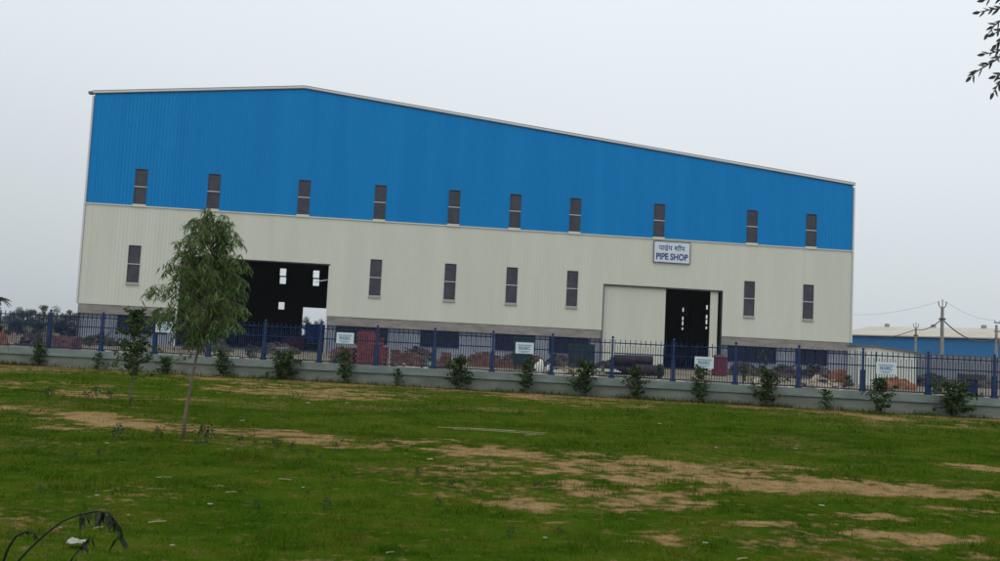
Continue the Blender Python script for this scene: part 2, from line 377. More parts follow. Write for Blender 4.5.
def ribbed(u0, u1, z0, ztop, openings, v=0.0, pitch=.3, depth=.045):
    cuts = {u0, u1, UR}; u = u0
    while u < u1:
        for k in (0, .55, .65, .9): cuts.add(min(u1, u + pitch*k))
        u += pitch
    for o in openings: cuts.add(o[0]); cuts.add(o[1])
    cuts = sorted(c for c in cuts if u0 <= c <= u1); cuts = [c for i, c in enumerate(cuts) if i == 0 or c-cuts[i-1] > 1e-5]
    def off(u):
        t = ((u-u0)/pitch) % 1.0
        if t > .999: t = 0
        if t <= .55: return 0
        if t < .65: return (t-.55)/.1
        if t <= .9: return 1
        return max(0, (1-t)/.1)
    mb = MB(); seg = []
    for a, b in zip(cuts[:-1], cuts[1:]):
        mid = (a+b)/2; za, zb = ztop(a), ztop(b)
        spans = [(z0, None)]; cur = z0
        ops = sorted((o[2], o[3]) for o in openings if o[0] < mid < o[1])
        parts = []
        for oz0, oz1 in ops:
            if oz0 > cur: parts.append((cur, cur, oz0, oz0))
            cur = oz1
        parts.append((cur, cur, za, zb))
        va, vb = v-off(a)*depth, v-off(b)*depth
        if mid > cuts[0] and off(mid) > .5: va = vb = v-depth if (off(a) > .5 and off(b) > .5) else va if False else va
        for p in parts:
            if min(p[2], p[3]) - p[0] < 1e-4: continue
            mb.add([(a, va, p[0]), (b, vb, p[1]), (b, vb, p[3]), (a, va, p[2])], [(0,1,2,3)])
    return mb
UW = 1.02
UP = [4.48,10.72,18.6,25.37,32.08,37.7,43.31,51.31,60.35,66.2]
LO = [4.39,25.35,32.06,37.7,43.32,60.27,66.08]
DL = (8.24, 21.3, 0, 7.93); DR = (46.25, 57.68, 0, 7.57)
op_up = [(u-UW/2, u+UW/2, 12.24, 15.36) for u in UP]
op_lo = [(u-UW/2, u+UW/2, 5.36, 8.6) for u in LO] + [(DL[0], DL[1], ZB, DL[3]), (DR[0], DR[1], ZB, DR[3])]
ribbed(0, BW, ZM, roofz, op_up, depth=.028).build('upper_cladding', M_BLUE, bl)
ribbed(0, BW, ZB, lambda u: ZM-.02, op_lo, v=-.02, depth=.010).build('lower_cladding', M_BEIGE, bl)
MB().box(-.02, BW+.02, -.11, -.07, ZM-.07, ZM+.03).build('cladding_flashing', M_BEIGE, bl)
# roof slabs
rb = MB()
for a, b in ((-.3, UR), (UR, BW+.2)):
    za = roofz(a) if a > 0 else ZL - .06; zb = roofz(b)
    za = ZL+(ZR-ZL)*a/UR if a < UR else ZR; zb = ZR if b == UR else ZR+(ZRR-ZR)*(b-UR)/(BW-UR)
    rb.add([(a,-.07,za+.0),(b,-.07,zb+.0),(b,BD+.3,zb+.0),(a,BD+.3,za+.0),(a,-.07,za+.12),(b,-.07,zb+.12),(b,BD+.3,zb+.12),(a,BD+.3,za+.12)],
           [(0,3,2,1),(4,5,6,7),(0,1,5,4),(1,2,6,5),(2,3,7,6),(3,0,4,7)])
rb.build('roof', M_ROOF, bl)
def along_roof(y0, y1, d0, d1):
    mb = MB()
    for a, b in ((-.15, UR), (UR, BW+.15)):
        za = ZL+(ZR-ZL)*a/UR if a < UR else ZR; zb = ZR if b == UR else ZR+(ZRR-ZR)*(b-UR)/(BW-UR)
        mb.add([(a,y0,za+d0),(b,y0,zb+d0),(b,y1,zb+d0),(a,y1,za+d0),(a,y0,za+d1),(b,y0,zb+d1),(b,y1,zb+d1),(a,y1,za+d1)],
               [(0,3,2,1),(4,5,6,7),(0,1,5,4),(1,2,6,5),(2,3,7,6),(3,0,4,7)])
    return mb
along_roof(-.15, -.075, -.10, .08).build('gable_trim', M_TRIM, bl)
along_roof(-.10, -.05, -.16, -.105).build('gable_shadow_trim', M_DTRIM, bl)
along_roof(-.16, -.075, .085, .125).build('ridge_cap', M_DTRIM, bl)
for u in (-.16, BW+.02):
    MB().box(u, u+.14, -.13, .2, ZB, roofz(min(max(u,0),BW))-.35).build('corner_trim', M_TRIM, bl)
MB().box(-.5, -.165, -.2, .2, ZL-.22, ZL+.0).build('gutter_end', M_DTRIM, bl)
# other walls
def side_v(px, py):
    d = ray(px, py); o = Vector((OB.x, OB.y, 0)); t = (o + UX*BW - CAMP).dot(UX)/d.dot(UX); return (CAMP + d*t - o).dot(VX)
va, vb = side_v(707, 320), side_v(683, 325); vp = vb-va
svs = [va + vp*k for k in range(-5, 6) if 3 < va + vp*k < BD-3]
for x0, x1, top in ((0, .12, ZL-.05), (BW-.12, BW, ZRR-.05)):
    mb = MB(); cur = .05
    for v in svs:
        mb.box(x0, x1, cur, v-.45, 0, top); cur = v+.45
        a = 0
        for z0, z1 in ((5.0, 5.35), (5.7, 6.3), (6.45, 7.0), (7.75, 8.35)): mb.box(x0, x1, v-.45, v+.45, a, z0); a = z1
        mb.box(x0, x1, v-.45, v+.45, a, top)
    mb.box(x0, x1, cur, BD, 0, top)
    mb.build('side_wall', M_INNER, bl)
# back wall with its openings
bo = []
def bko(px0, px1, py0, py1):
    (u0, z1), (u1, z0) = bu(px0, (py0), BD), bu(px1, py1, BD); bo.append((u0, u1, max(z0, .0), z1))
for cx, y0_, y1_, w in ((283.2,268.5,276,5.6),(283.0,277,284,5.6),(316.3,270.5,278,5.6),(316.1,279,286,5.6),(281.5,302,309.5,5.4)): bko(cx-w/2, cx+w/2, y0_, y1_)
u0, zt = bu(303.3, 307.3, BD); u1, _ = bu(327.6, 308, BD); bo.append((u0, u1 + 1.5, 0, zt))
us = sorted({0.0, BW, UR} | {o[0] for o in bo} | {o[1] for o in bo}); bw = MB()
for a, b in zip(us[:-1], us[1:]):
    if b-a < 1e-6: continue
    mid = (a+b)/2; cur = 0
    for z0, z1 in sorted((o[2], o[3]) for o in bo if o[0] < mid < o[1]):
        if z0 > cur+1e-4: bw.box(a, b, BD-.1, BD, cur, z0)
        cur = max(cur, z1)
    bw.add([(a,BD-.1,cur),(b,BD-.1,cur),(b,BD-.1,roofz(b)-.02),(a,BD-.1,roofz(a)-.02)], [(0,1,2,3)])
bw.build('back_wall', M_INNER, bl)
# slab, interior frames
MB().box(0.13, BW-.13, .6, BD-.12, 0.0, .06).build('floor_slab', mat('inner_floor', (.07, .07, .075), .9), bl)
for k in range(-6, 7):
    v = va + vp*(k+.5)
    if not 2 < v < BD-2: continue
    for u in (.6, 23.5, 45.0, BW-.9):
        MB().box(u, u+.35, v, v+.6, .06, roofz(u)-.6).build('column', M_INNER, bl)
    fr = MB()
    for a, b in ((.2, UR), (UR, BW-.2)):
        za, zb = roofz(a), roofz(b)
        fr.add([(a,v+.1,za-.95),(b,v+.1,zb-.95),(b,v+.4,zb-.95),(a,v+.4,za-.95),(a,v+.1,za-.1),(b,v+.1,zb-.1),(b,v+.4,zb-.1),(a,v+.4,za-.1)],
               [(0,3,2,1),(4,5,6,7),(0,1,5,4),(1,2,6,5),(2,3,7,6),(3,0,4,7)])
    fr.build('rafter', M_INNER, bl)
for u in (1.2, 22.8, 45.6, 68.6): MB().box(u, u+.35, 2, BD-2, 9.4, 10.1).build('crane_rail', M_INNER, bl)
# inner lining of the front wall (dark, behind the cladding)
# louvred windows
def louvre_window(u, z0, z1):
    fr = MB(); a, b = u-UW/2, u+UW/2; t = .05
    fr.box(a, a+t, -.075, .08, z0, z1).box(b-t, b, -.075, .08, z0, z1).box(a+t, b-t, -.075, .08, z1-t, z1).box(a+t, b-t, -.075, .08, z0, z0+t)
    w = fr.build('window', M_LOUVRE, bl)
    lv = MB(); lv.box(a+t, b-t, .04, .06, z0+t, z1-t)
    z = z0+.1
    while z < z1-.18:
        lv.add([(a+t, -.035, z), (b-t, -.035, z), (b-t, -.012, z+.15), (a+t, -.012, z+.15)], [(0,1,2,3)]); z += .16
    lv.build('louvre', M_LOUVRE, w)
    zm = (z0+z1)/2 - .02
    MB().box(a-.03, b+.03, -.10, -.078, zm-.03, zm+.03).build('crossbar', M_TRIM, w)
    MB().box(a-.04, b+.04, -.13, .02, z0-.24, z0-.003).build('sill', M_BEIGE if z0 > 10 else M_TRIMG, w)
M_TRIMG = mat('grey_sill', (.36, .36, .33), .7)
for u in UP: louvre_window(u, 12.24, 15.36)
for u in LO: louvre_window(u, 5.36, 8.6)
# concrete band and base wall
for a, b in ((0, DL[0]), (DL[1], DR[0]), (DR[1], BW)):
    MB().box(a+(.02), b-.02, .02, .5, 2.5, ZB+.06).build('concrete_band', M_BAND, bl)
GW = [(3.3, 7.5), (22.1, 26.75), (29.65, 33.15), (36.45, 40.1), (41.45, 45.3), (58.45, 63.2), (65.1, 68.25)]
us = sorted({0.0, DL[0], DL[1], DR[0], DR[1], BW} | {x for g in GW for x in g})
for s0, s1 in ((0, DL[0]), (DL[1], DR[0]), (DR[1], BW)):
    ba = MB()
    for a, b in zip(us[:-1], us[1:]):
        mid = (a+b)/2
        if not s0 < mid < s1: continue
        if any(g[0] < mid < g[1] for g in GW): ba.box(a, b, .32, .55, 0, 1.0)
        else: ba.box(a, b, .32, .55, 0, 2.495)
    ba.build('base_wall', M_BASE, bl)
for a, b in GW:
    fr = MB(); t = .09
    fr.box(a, a+t, .24, .5, 1.0, 2.49).box(b-t, b, .24, .5, 1.0, 2.49).box(a+t, b-t, .24, .5, 1.0, 1.09).box(a+t, b-t, .24, .5, 2.40, 2.49)
    w = fr.build('base_window', M_NAVY, bl)
    ml = MB(); n = max(2, round((b-a)/1.0))
    for k in range(1, n): c = a+(b-a)*k/n; ml.box(c-.04, c+.04, .28, .38, 1.09, 2.4)
    ml.box(a+t, b-t, .285, .37, 1.95, 2.0)
    ml.build('mullion', M_NAVY, w); MB().box(a+t, b-t, .40, .42, 1.09, 2.4).build('pane', M_GLASS, w)
# right doorway: sliding leaves, rail, jambs
def leaf_(a, b, v):
    mb = MB(); u = a
    mb.box(a, b, v, v+.08, .05, 7.45)
    while u < b-.15: mb.box(u, u+.09, v-.03, v-.001, .05, 7.45); u += .3
    d = mb.build('sliding_door', M_BEIGE, bl)
    return d
leaf_(46.40, 52.30, .28)
leaf_(56.62, 57.36, .28)
MB().box(46.25, 57.68, .08, .2, 7.45, 7.6).build('door_rail', M_DTRIM, bl)
for (a, b, z) in ((46.25, 46.36, 7.45), (57.57, 57.68, 7.45), (8.24, 8.36, 7.8), (21.18, 21.3, 7.8)):
    MB().box(a, b, -.05, .3, 0, z).build('door_jamb', M_DTRIM if a > 40 and a < 50 else M_TRIM if a < 30 else M_GREEN, bl)
MB().box(8.36, 21.18, .0, .3, 7.83, 7.93).build('door_lintel', M_INNER, bl)
# loose brace at the left doorway
br = MB(); br.tube([(20.0, .5, 6.3), (21.1, .5, 6.55)], .05); br.build('loose_brace', M_TRIM, bl)

# PIPE SHOP board
u0, z1 = bu(654, 241); u1, z0 = bu(689, 264)
cu, cz = (u0+u1)/2, (z0+z1)/2; w_, h_ = 3.42, 1.92
sp = Vector((OB.x, OB.y, 0)) + UX*cu - VX*.16 + Vector((0, 0, cz))
sg = thing('name_board', 'white name board lettered PIPE SHOP in blue below a line of Hindi', 'sign', sp, ROTB)
MB().box(-w_/2, w_/2, 0, .06, -h_/2, h_/2).build('board', M_SIGN, sg)
fm = MB(); t = .05
fm.box(-w_/2-t, -w_/2, -.03, .08, -h_/2-t, h_/2+t).box(w_/2, w_/2+t, -.03, .08, -h_/2-t, h_/2+t).box(-w_/2, w_/2, -.03, .08, h_/2, h_/2+t).box(-w_/2, w_/2, -.03, .08, -h_/2-t, -h_/2)
fm.build('board_frame', M_IRON, sg)
text('lettering', 'PIPE SHOP', M_INK, sg, (0.02, -.012, -.42), .62, 3.05, off=.03)
text('hindi_lettering', 'पाईप शॉप', M_INK, sg, (-.02, -.012, .42), .66, 2.5, off=.012)

# ------------------------------------------------------------------ boundary wall and fence
ROTF = math.atan(FENCE_S)
FX = Vector((math.cos(ROTF), math.sin(ROTF), 0)); FO = Vector((0, FENCE_Y, 0))
POST0 = hit_line(493, 345, FENCE_Y, FENCE_S); t0 = (POST0-FO).dot(FX); BAY = 2.025
posts = [t0 + BAY*k for k in range(-12, 12)]
ta, tb = posts[0]-.3, posts[-1]+.3
wl = thing('boundary_wall', 'low grey green painted boundary wall carrying the blue picket fence', 'wall', FO, ROTF)
MB().box(ta, tb, -.12, .12, -.1, .375).build('wall_base', M_WALL, wl)
MB().box(ta, tb, -.17, .15, .38, .63).build('coping', M_COPE, wl)
for k, t in enumerate(posts[::3]): MB().box(t+.6, t+.615, -.1745, -.171, .385, .628).build('joint', M_DTRIM, wl)
fn = thing('picket_fence', 'dark blue iron picket fence standing along the low wall', 'fence', FO + Vector((0, 0, .63)), ROTF)
def post_mb(t):
    mb = MB(); mb.box(t-.034, t+.034, -.036, .036, 0, 1.30); mb.box(t-.02, t+.02, -.02, .02, 1.30, 1.34)
    mb.box(t-.056, t+.056, -.05, .05, 0.0, .70); mb.box(t-.10, t+.10, -.08, .08, 0, .04)
    return mb
for t in posts:
    p = post_mb(t).build('post', M_FENCE, fn)
    c = MB().tube([(t,0,1.33),(t,0,1.345),(t,0,1.37),(t,0,1.395),(t,0,1.42)], [.025,.04,.046,.036,.005], 8).build('finial', M_FENCE, p)
for a, b in zip(posts[:-1], posts[1:]):
    mb = MB(); n = 23
    for k in range(1, n+1):
        x = a + (b-a)*k/(n+1)
        if k % 2: 
            mb.box(x-.011, x+.011, -.01, .01, .06, 1.26)
            mb.add([(x-.015,-.012,1.26),(x+.015,-.012,1.26),(x+.015,.012,1.26),(x-.015,.012,1.26),(x,0,1.33)], [(0,1,4),(1,2,4),(2,3,4),(3,0,4),(0,3,2,1)])
        else: mb.box(x-.009, x+.009, -.008, .008, .06, 1.10)
    p = mb.build('picket_panel', M_PICKET, fn)
    rl = MB()
    for z in (.06, .84, 1.18): rl.box(a+.05, b-.05, -.02, .02, z-.018, z+.018)
    rl.build('rail', M_PICKET, p)
def fence_sign(px, py, label):
    h = hit_line(px, py, FENCE_Y-.05, FENCE_S)
    t = (h-FO).dot(FX)
    s = thing('fence_sign', label, 'sign', FO + FX*t + Vector((0, 0, h.z)) + Vector((0, -.045, 0)), ROTF, 'notice boards fixed to the fence')
    MB().box(-.31, .31, -.012, .006, -.19, .19).build('board', M_SIGNB, s)
    text('lettering', 'ISGEC', M_INK2, s, (0, -.018, .0), .105, .40, off=.02)
    q = MB(); q.box(-.24, .24, -.020, -.0125, .085, .115)
    q.box(-.2, .17, -.020, -.0125, -.115, -.095); q.box(-.12, .1, -.020, -.0125, -.15, -.137)
    q.build('fine_print', mat('faint_ink', (.20, .36, .46), .6), s)
fence_sign(164, 327, 'white board on the fence half hidden behind the young eucalyptus')
fence_sign(345, 338, 'white board lettered ISGEC on the fence in front of the tall red brick stack')
fence_sign(524.5, 348, 'white board lettered ISGEC on the fence below a navy window, midway along the wall')
fence_sign(704, 362.5, 'white board lettered ISGEC on the fence in front of the dark half open doorway')
fence_sign(886, 368, 'white board lettered ISGEC on the fence in front of the white cabin')

# ------------------------------------------------------------------ plants
def curve(p, d, L, n, droop, wob=.1):
    pts = [Vector(p)]; d = Vector(d).normalized()
    for i in range(n):
        d = (d + Vector((random.gauss(0,wob), random.gauss(0,wob), random.gauss(0,wob)-droop))).normalized()
        pts.append(pts[-1] + d*(L/n))
    return pts
def euc():
    base = hit_z(183, 440); base.z = 0
    t = thing('young_eucalyptus_tree', 'slender young eucalyptus with drooping narrow leaves standing alone on the grass', 'tree', base)
    def loc(px, py): 
        q = hit_y(px, py, base.y) - base; return q
    tp = [loc(183,441), loc(185,415), loc(191,380), loc(198,345), loc(205,310), loc(208,275), loc(211,240), loc(213,210)]
    tp = [Vector((p.x, (i*.013), p.z)) for i, p in enumerate(tp)]; tp[0].z = -.03
    MB().tube(tp, [.030,.026,.022,.019,.016,.012,.008,.004], 8).build('trunk', M_BARKP, t, True)
    def tpt(z):
        for a, b in zip(tp[:-1], tp[1:]):
            if a.z <= z <= b.z: return a.lerp(b, (z-a.z)/(b.z-a.z))
        return tp[-1]
    lim = MB(); lf = MB(); az = 0
    nb = 60
    for i in range(nb):
        z = 1.32 + (3.16-1.32)*(i/(nb-1))**1.1; az += 2.4 + random.uniform(-.4,.4)
        prof = [(1.3,.48),(1.5,.60),(1.75,.68),(2.1,.62),(2.45,.50),(2.8,.38),(3.2,.22)]
        for (a, ra), (b, rb_) in zip(prof[:-1], prof[1:]):
            if a <= z <= b: R = ra+(rb_-ra)*(z-a)/(b-a)
        R *= random.uniform(.72, 1.0)*(.84 if math.cos(az) > 0 else 1.14)
        d = Vector((math.cos(az), math.sin(az), random.uniform(.8, 1.8)))
        pts = curve(tpt(z), d, R*1.3, 7, .08, .08)
        lim.tube(pts, [.007*(1-k/8.5)+.001 for k in range(8)], 5)
        for j in range(13 if z < 2.3 else 11):
            k = random.randint(2, 7); q = pts[k]
            td = Vector((math.cos(az)+random.gauss(0,.8), math.sin(az)+random.gauss(0,.8), random.uniform(-.3,.5)))
            tw = curve(q, td, random.uniform(.14,.32), 4, .42, .12)
            lim.tube(tw, [.0025,.002,.0015,.0012,.001], 3, False)
            for m_ in range(13):
                s = random.random()*3.99; ii = int(s); pp = tw[ii].lerp(tw[ii+1], s-ii)
                dd = Vector((random.gauss(0,.5), random.gauss(0,.5), -1+random.uniform(-.2,.6)))
                lf.leaf(pp, dd, random.uniform(.07,.135), random.uniform(.011,.019))
    # short shoots low on the stem
    for i in range(16):
        z = random.uniform(1.15, 1.6); a = random.uniform(0, 6.28)
        tw = curve(tpt(z), (math.cos(a), math.sin(a), .3), random.uniform(.15,.5), 4, .15)
        lim.tube(tw, .0022, 3, False)
        for m_ in range(12):
            pp = tw[random.randint(1,4)]; lf.leaf(pp, (random.gauss(0,.5), random.gauss(0,.5), -1), random.uniform(.06,.11), .016)
    lim.build('branches', M_BARKP, t, True); lf.build('crown', M_EUC, t)
euc()
def sapling_parts(root, h, w, nb, leaves, L, W, bare=.25, lm=None, thin=.012, droop=.05):
    st = MB(); lf = MB()
    tr = curve((0,0,-.02), (random.uniform(-.08,.08), random.uniform(-.08,.08), 1), h*.92, 7, -.03, .03)
    st.tube(tr, [thin*(1-k/9) for k in range(8)], 6)
    for i in range(nb):
        s = bare + (1-bare)*(i+.5)/nb; k = s*7-1e-3; ii = int(k); p = tr[ii].lerp(tr[ii+1], k-ii)
        a = i*2.4 + random.uniform(-.5,.5); R = w*(.65+.55*math.sin(s*PI))*(1.15-.5*s)*random.uniform(.4,1.3)
        pts = curve(p, (math.cos(a), math.sin(a), random.uniform(.3,1.1)), R, 4, droop, .15)
        st.tube(pts, [thin*.4, thin*.3, thin*.25, thin*.2, thin*.1], 4, False)
        for j in range(leaves):
            s2 = random.uniform(.4, 3.99); i2 = int(s2); q = pts[i2].lerp(pts[i2+1], s2-i2)
            q = q + Vector((random.gauss(0,.02), random.gauss(0,.02), random.gauss(0,.02)))
            lf.leaf(q, (math.cos(a)*.5+random.gauss(0,.8), math.sin(a)*.5+random.gauss(0,.8), random.uniform(-.9,.5)), L*random.uniform(.6,1.3), W*random.uniform(.7,1.2))
    st.build('stem', M_BARK, root, True); lf.build('foliage', lm or M_SAP, root)
b2 = hit_z(130, 405); b2.z = 0
s2 = thing('sapling', 'thin upright sapling with loose dark leaves left of the eucalyptus', 'tree', b2)
sapling_parts(s2, 2.08, .52, 60, 26, .09, .035, .28, thin=.022)
def m_(a, b, c): return (a, b, c)
protos = []
specs = [(1.0,.36,26,26,.10,.045),(.95,.42,30,26,.10,.05),(.75,.22,18,20,.09,.04),(.85,.5,34,24,.11,.05),(1.05,.32,28,24,.09,.04)]
spots = [(37,361,1.05,2,'thin small sapling at the wall foot, farthest left'),
 (98,367,.75,2,'little sapling at the wall foot just left of the thin upright sapling'),
 (165,374,.62,3,'low spreading bush at the wall foot between the sapling and the eucalyptus'),
 (222,376,.85,0,'bushy plant at the wall foot just right of the eucalyptus'),
 (283,378,1.05,3,'broad dark bush at the wall foot in front of the large left doorway'),
 (345,381,1.0,4,'leafy sapling at the wall foot directly below the board by the brick stack'),
 (398,381,.72,2,'smallest sapling at the wall foot, just right of the red brick stack'),
 (457,388,1.05,1,'round leafy sapling at the wall foot below the second navy window'),
 (525,391,1.0,4,'narrow sapling at the wall foot directly below the middle notice board'),
 (581,393,1.1,1,'leafy sapling at the wall foot in front of the dark green machine box'),
 (636,398,1.0,0,'leaning sapling at the wall foot in front of the closed sliding door'),
 (700,402,1.0,4,'upright sapling directly below the board by the half open doorway'),
 (765,406,1.1,1,'wide leafy sapling at the wall foot right of the half open doorway'),
 (825,411,.85,2,'narrow small sapling at the wall foot below the last navy window'),
 (881,414,1.05,0,'dense upright sapling directly below the board by the white cabin'),
 (955,414,1.15,3,'widest dark bush at the wall foot near the right edge')]
first = {}
for px, py, sc, kd, lb in spots:
    g = hit_z(px, py); yy = min(g.y, fence_y(g.x)-.55); sc *= 1.15; g = Vector((g.x*yy/g.y, yy, 0)); h_, w2, nb, lv, L, W = specs[kd]
    if kd not in first:
        o = thing('wall_sapling', lb, 'sapling', g, 0, 'saplings planted along the foot of the wall'); sapling_parts(o, h_, w2, nb, lv, L, W, .08, thin=.014)
        o.scale = (sc,)*3; first[kd] = o
    else:
        o = dup(first[kd], g, random.uniform(0, 6.28), sc, lb)
# small dark weeds in the grass
wroot = None
for i, (px, py, sc) in enumerate(((118,440,.9),(205,443,1.15),(158,438,.7),(275,447,.55),(292,450,.5),(337,450,.45),(488,468,.3),(326,508,.4),(240,443,.5),(48,397,.9),(96,399,1.1),(110,400,.9),(85,400,.8),(452,487,.4)) + tuple((random.uniform(20, 980), random.uniform(425, 540), random.uniform(.15, .38)) for _ in range(26))):
    g = hit_z(px, py)
    if wroot is None:
        wroot = thing('weed_plant', 'small dark weed clump sticking up out of the short grass', 'weed', g, 0, 'weed clumps dotted over the grass')
        sapling_parts(wroot, .26, .14, 12, 9, .05, .022, .02, thin=.004); wroot.scale = (sc,)*3
    else: dup(wroot, g, i*1.3, sc)

# arching weed close to the camera, lower left
wy = 2.3
base = Vector((hit_y(-40, 561, wy).x, wy, 0))
aw = thing('arching_weed', 'dark arching weed with wilted hanging leaves rising close in the lower left corner', 'weed', base)
def wl_(px, py, dy=0): return hit_y(px, py, wy+dy) - base
st = MB(); lf = MB()
s1 = [Vector((0,0,-.02)), Vector((.0,.0,.5)), wl_(-10,620), wl_(18,561), wl_(30,548), wl_(45,534), wl_(62,521), wl_(80,514), wl_(97,511), wl_(110,513), wl_(118,524), wl_(120,540)]
st.tube(s1, [.008,.007,.006,.0032,.003,.0028,.0026,.0024,.002,.0018,.0014,.0008], 6)
s3 = [Vector((.0,.0,.45)), wl_(-6,600), wl_(3,562), wl_(8,548), wl_(16,536), wl_(26,531), wl_(34,533), wl_(38,539)]
st.tube(s3, [.006,.005,.0038,.0034,.003,.0025,.002,.001], 6)
s4 = [wl_(20,640), wl_(50,590), wl_(70,561), wl_(82,545), wl_(92,536)]
st.tube(s4, [.004,.003,.0018,.0014,.001], 5)
for pts, cnt, L in ((s1[7:], 46, .034), (s3[4:], 12, .012), (s4[2:], 16, .026)):
    for i in range(cnt):
        s = random.uniform(0, len(pts)-1.01); ii = int(s); q = pts[ii].lerp(pts[ii+1], s-ii)
        lf.leaf(q, (random.gauss(.1,.45), random.gauss(0,.5), -1), L*random.uniform(.4,1.5), L*random.uniform(.15,.36))
st.build('stem', M_WILT, aw, True); lf.build('foliage', M_WILT, aw)

# tree whose sprays hang in from the right
ty = 3.0
tb_ = Vector((4.6, ty, 0))
ot = thing('overhanging_tree', 'tree whose dark feathery leaf sprays hang into the upper right corner', 'tree', tb_)
tk = [Vector((0,0,-.05)), Vector((.05,.05,1.2)), Vector((-.05,.1,2.4)), Vector((.1,.1,3.6)), Vector((.1,.2,4.8))]
MB().tube(tk, [.11,.09,.075,.05,.02], 10).build('trunk', M_BARK, ot, True)
def ol(px, py, dy=0): return hit_y(px, py, ty+dy) - tb_
lim = MB(); lf = MB()
hub = ol(1085, 20)
mid_ = tk[2].lerp(hub, .5) + Vector((0, .05, .22))
lim.tube([tk[2], tk[2].lerp(mid_, .5) + Vector((0, 0, .1)), mid_, mid_.lerp(hub, .5) + Vector((0, -.02, .05)), hub, ol(1040, 25)], [.032,.025,.018,.012,.008,.004], 7)
for i in range(34):
    c = mid_.lerp(hub, random.uniform(-.7, .93)) + Vector((random.gauss(0,.03), random.gauss(0,.05), random.uniform(-.05,.12)))
    c.x = max(c.x, hub.x + .08)
    pts = curve(c, (random.gauss(.3,.5), random.gauss(0,.8), random.uniform(-.3,.6)), .28, 5, .14); lim.tube(pts, .0022, 3, False)
    for j in range(26): lf.leaf(pts[random.randint(1,5)], (random.gauss(0,1), random.gauss(0,1), -.3), .034, .010)
sprays = [[(1040,25),(1020,12),(1003,8),(990,10),(981,12)],[(1040,25),(1018,16),(1002,20),(994,26),(989,33)],[(1020,12),(1006,-3),(995,-2),(986,0)],
          [(1040,25),(1022,40),(1008,48),(996,52),(986,54)],[(1022,40),(1006,52),(996,60),(986,66),(976,72),(972,76)],[(1022,40),(1010,70),(1002,80),(997,86),(994,92)],
          [(1022,40),(1010,34),(1002,38),(997,44)],[(1010,70),(1003,74),(997,76)],[(1030,30),(1012,28),(1002,30),(996,33)],[(1085,20),(1070,70),(1050,110),(1035,130)],[(1085,20),(1060,-30),(1030,-50),(1000,-70)]]
for sp_ in sprays:
    dy = random.uniform(-.12,.12); pts = [ol(a, b, dy) for a, b in sp_]
    lim.tube(pts, [.004-.0025*i/len(pts) for i in range(len(pts))], 4, False)
    for i in range(1, len(pts)):
        seg = pts[i]-pts[i-1]; n = max(2, int(seg.length/.011)); dd = seg.normalized(); side = dd.cross(Vector((0,1,0)))
        for k in range(n):
            q = pts[i-1].lerp(pts[i], k/n); sg_ = 1 if k % 2 else -1
            lf.leaf(q, dd*1.0 + side*sg_*random.uniform(.35,.9) + Vector((0,random.gauss(0,.3),-.12)), random.uniform(.028,.040), random.uniform(.007,.010), Vector((random.gauss(0,.3),-1,random.gauss(0,.3))))
    lf.leaf(pts[-1], pts[-1]-pts[-2], .036, .013, Vector((0,-1,0)))
for i in range(520):   # the rest of the crown, beyond the frame
    a = random.uniform(0, 6.28); c = Vector((.6+random.uniform(-1.3,1.2), random.uniform(-.9,.9), random.uniform(3.4, 5.0)))
    pts = curve(c, (math.cos(a), math.sin(a), -.1), .22, 4, .1); lim.tube(pts, .002, 3, False)
    for j in range(14): lf.leaf(pts[random.randint(0,4)], (random.gauss(0,1), random.gauss(0,1), -.3), .035, .011)
for i in range(9): lim.tube([tk[3], Vector((.9+random.uniform(-.9,1.1), random.uniform(-.9,.9), random.uniform(3.6,4.9)))], [.02,.004], 5)
lim.build('branches', M_BARK, ot, True); lf.build('crown', M_DARKLEAF, ot)

# ------------------------------------------------------------------ yard things behind the fence
def brick_stack(name, label, x0, x1, y, hfun, m, depth=1.2, group='brick stacks in the yard'):
    base = Vector(((x0+x1)/2, y, 0)); mb = MB(); bh, bw2 = .115, .24
    nx = int((x1-x0)/bw2); ny = int(depth/.24)
    for i in range(nx):
        for j in range(ny):
            x = x0+(i+.5)*bw2-base.x; top = hfun((i+.5)/nx)*random.uniform(.9,1.03)*(1-.12*abs(j-ny/2)/ny); n = max(1, int(top/bh))
            ks = range(n) if (j == 0 or i in (0, nx-1) or j == ny-1) else range(max(0, n-3), n)
            for k in ks:
                o = (.03 if k % 2 else -.03) + random.uniform(-.008,.008); oy = random.uniform(-.012,.012)
                mb.box(x-bw2*.49+o, x+bw2*.49+o, (j-.5)*.24-.115+oy, (j-.5)*.24+.115+oy, k*bh, k*bh+bh*.93)
    o = mb.build(name, m, None, loc=base); tag(o, label, 'brick stack', group); return o
Y1 = 45
def xat(px, Y): return hit_y(px, 350, Y).x
brick_stack('brick_stack', 'tall stack of red bricks behind the fence beside the first navy window', xat(357,Y1), xat(388,Y1), Y1, lambda s: 2.02 if s < .62 else 1.65 if s < .8 else 1.25, M_BRICK)
brick_stack('brick_stack', 'lower stepped stack of red bricks touching the left side of the tall one', xat(330,Y1), xat(356,Y1), Y1+.2, lambda s: 1.0+.2*s, M_BRICKD)
brick_stack('brick_stack', 'low brown brick row right of the tall red stack', xat(389,Y1), xat(424,Y1), Y1+1, lambda s: 1.12-.25*s, M_BRICKD)
brick_stack('brick_stack', 'small mound shaped brick stack under the second navy window', xat(436,Y1), xat(457,Y1), Y1+.5, lambda s: .55+.6*math.sin(s*PI), M_BRICKD)
brick_stack('brick_stack', 'long dark maroon brick row at the far left behind the fence', xat(44,Y1), xat(76,Y1), Y1, lambda s: .95, M_BRICKD)
brick_stack('brick_stack', 'low brick row under the navy windows behind the middle notice board', xat(468,60), xat(545,60), 60, lambda s: .75+.25*math.sin(s*9), M_BRICKD)
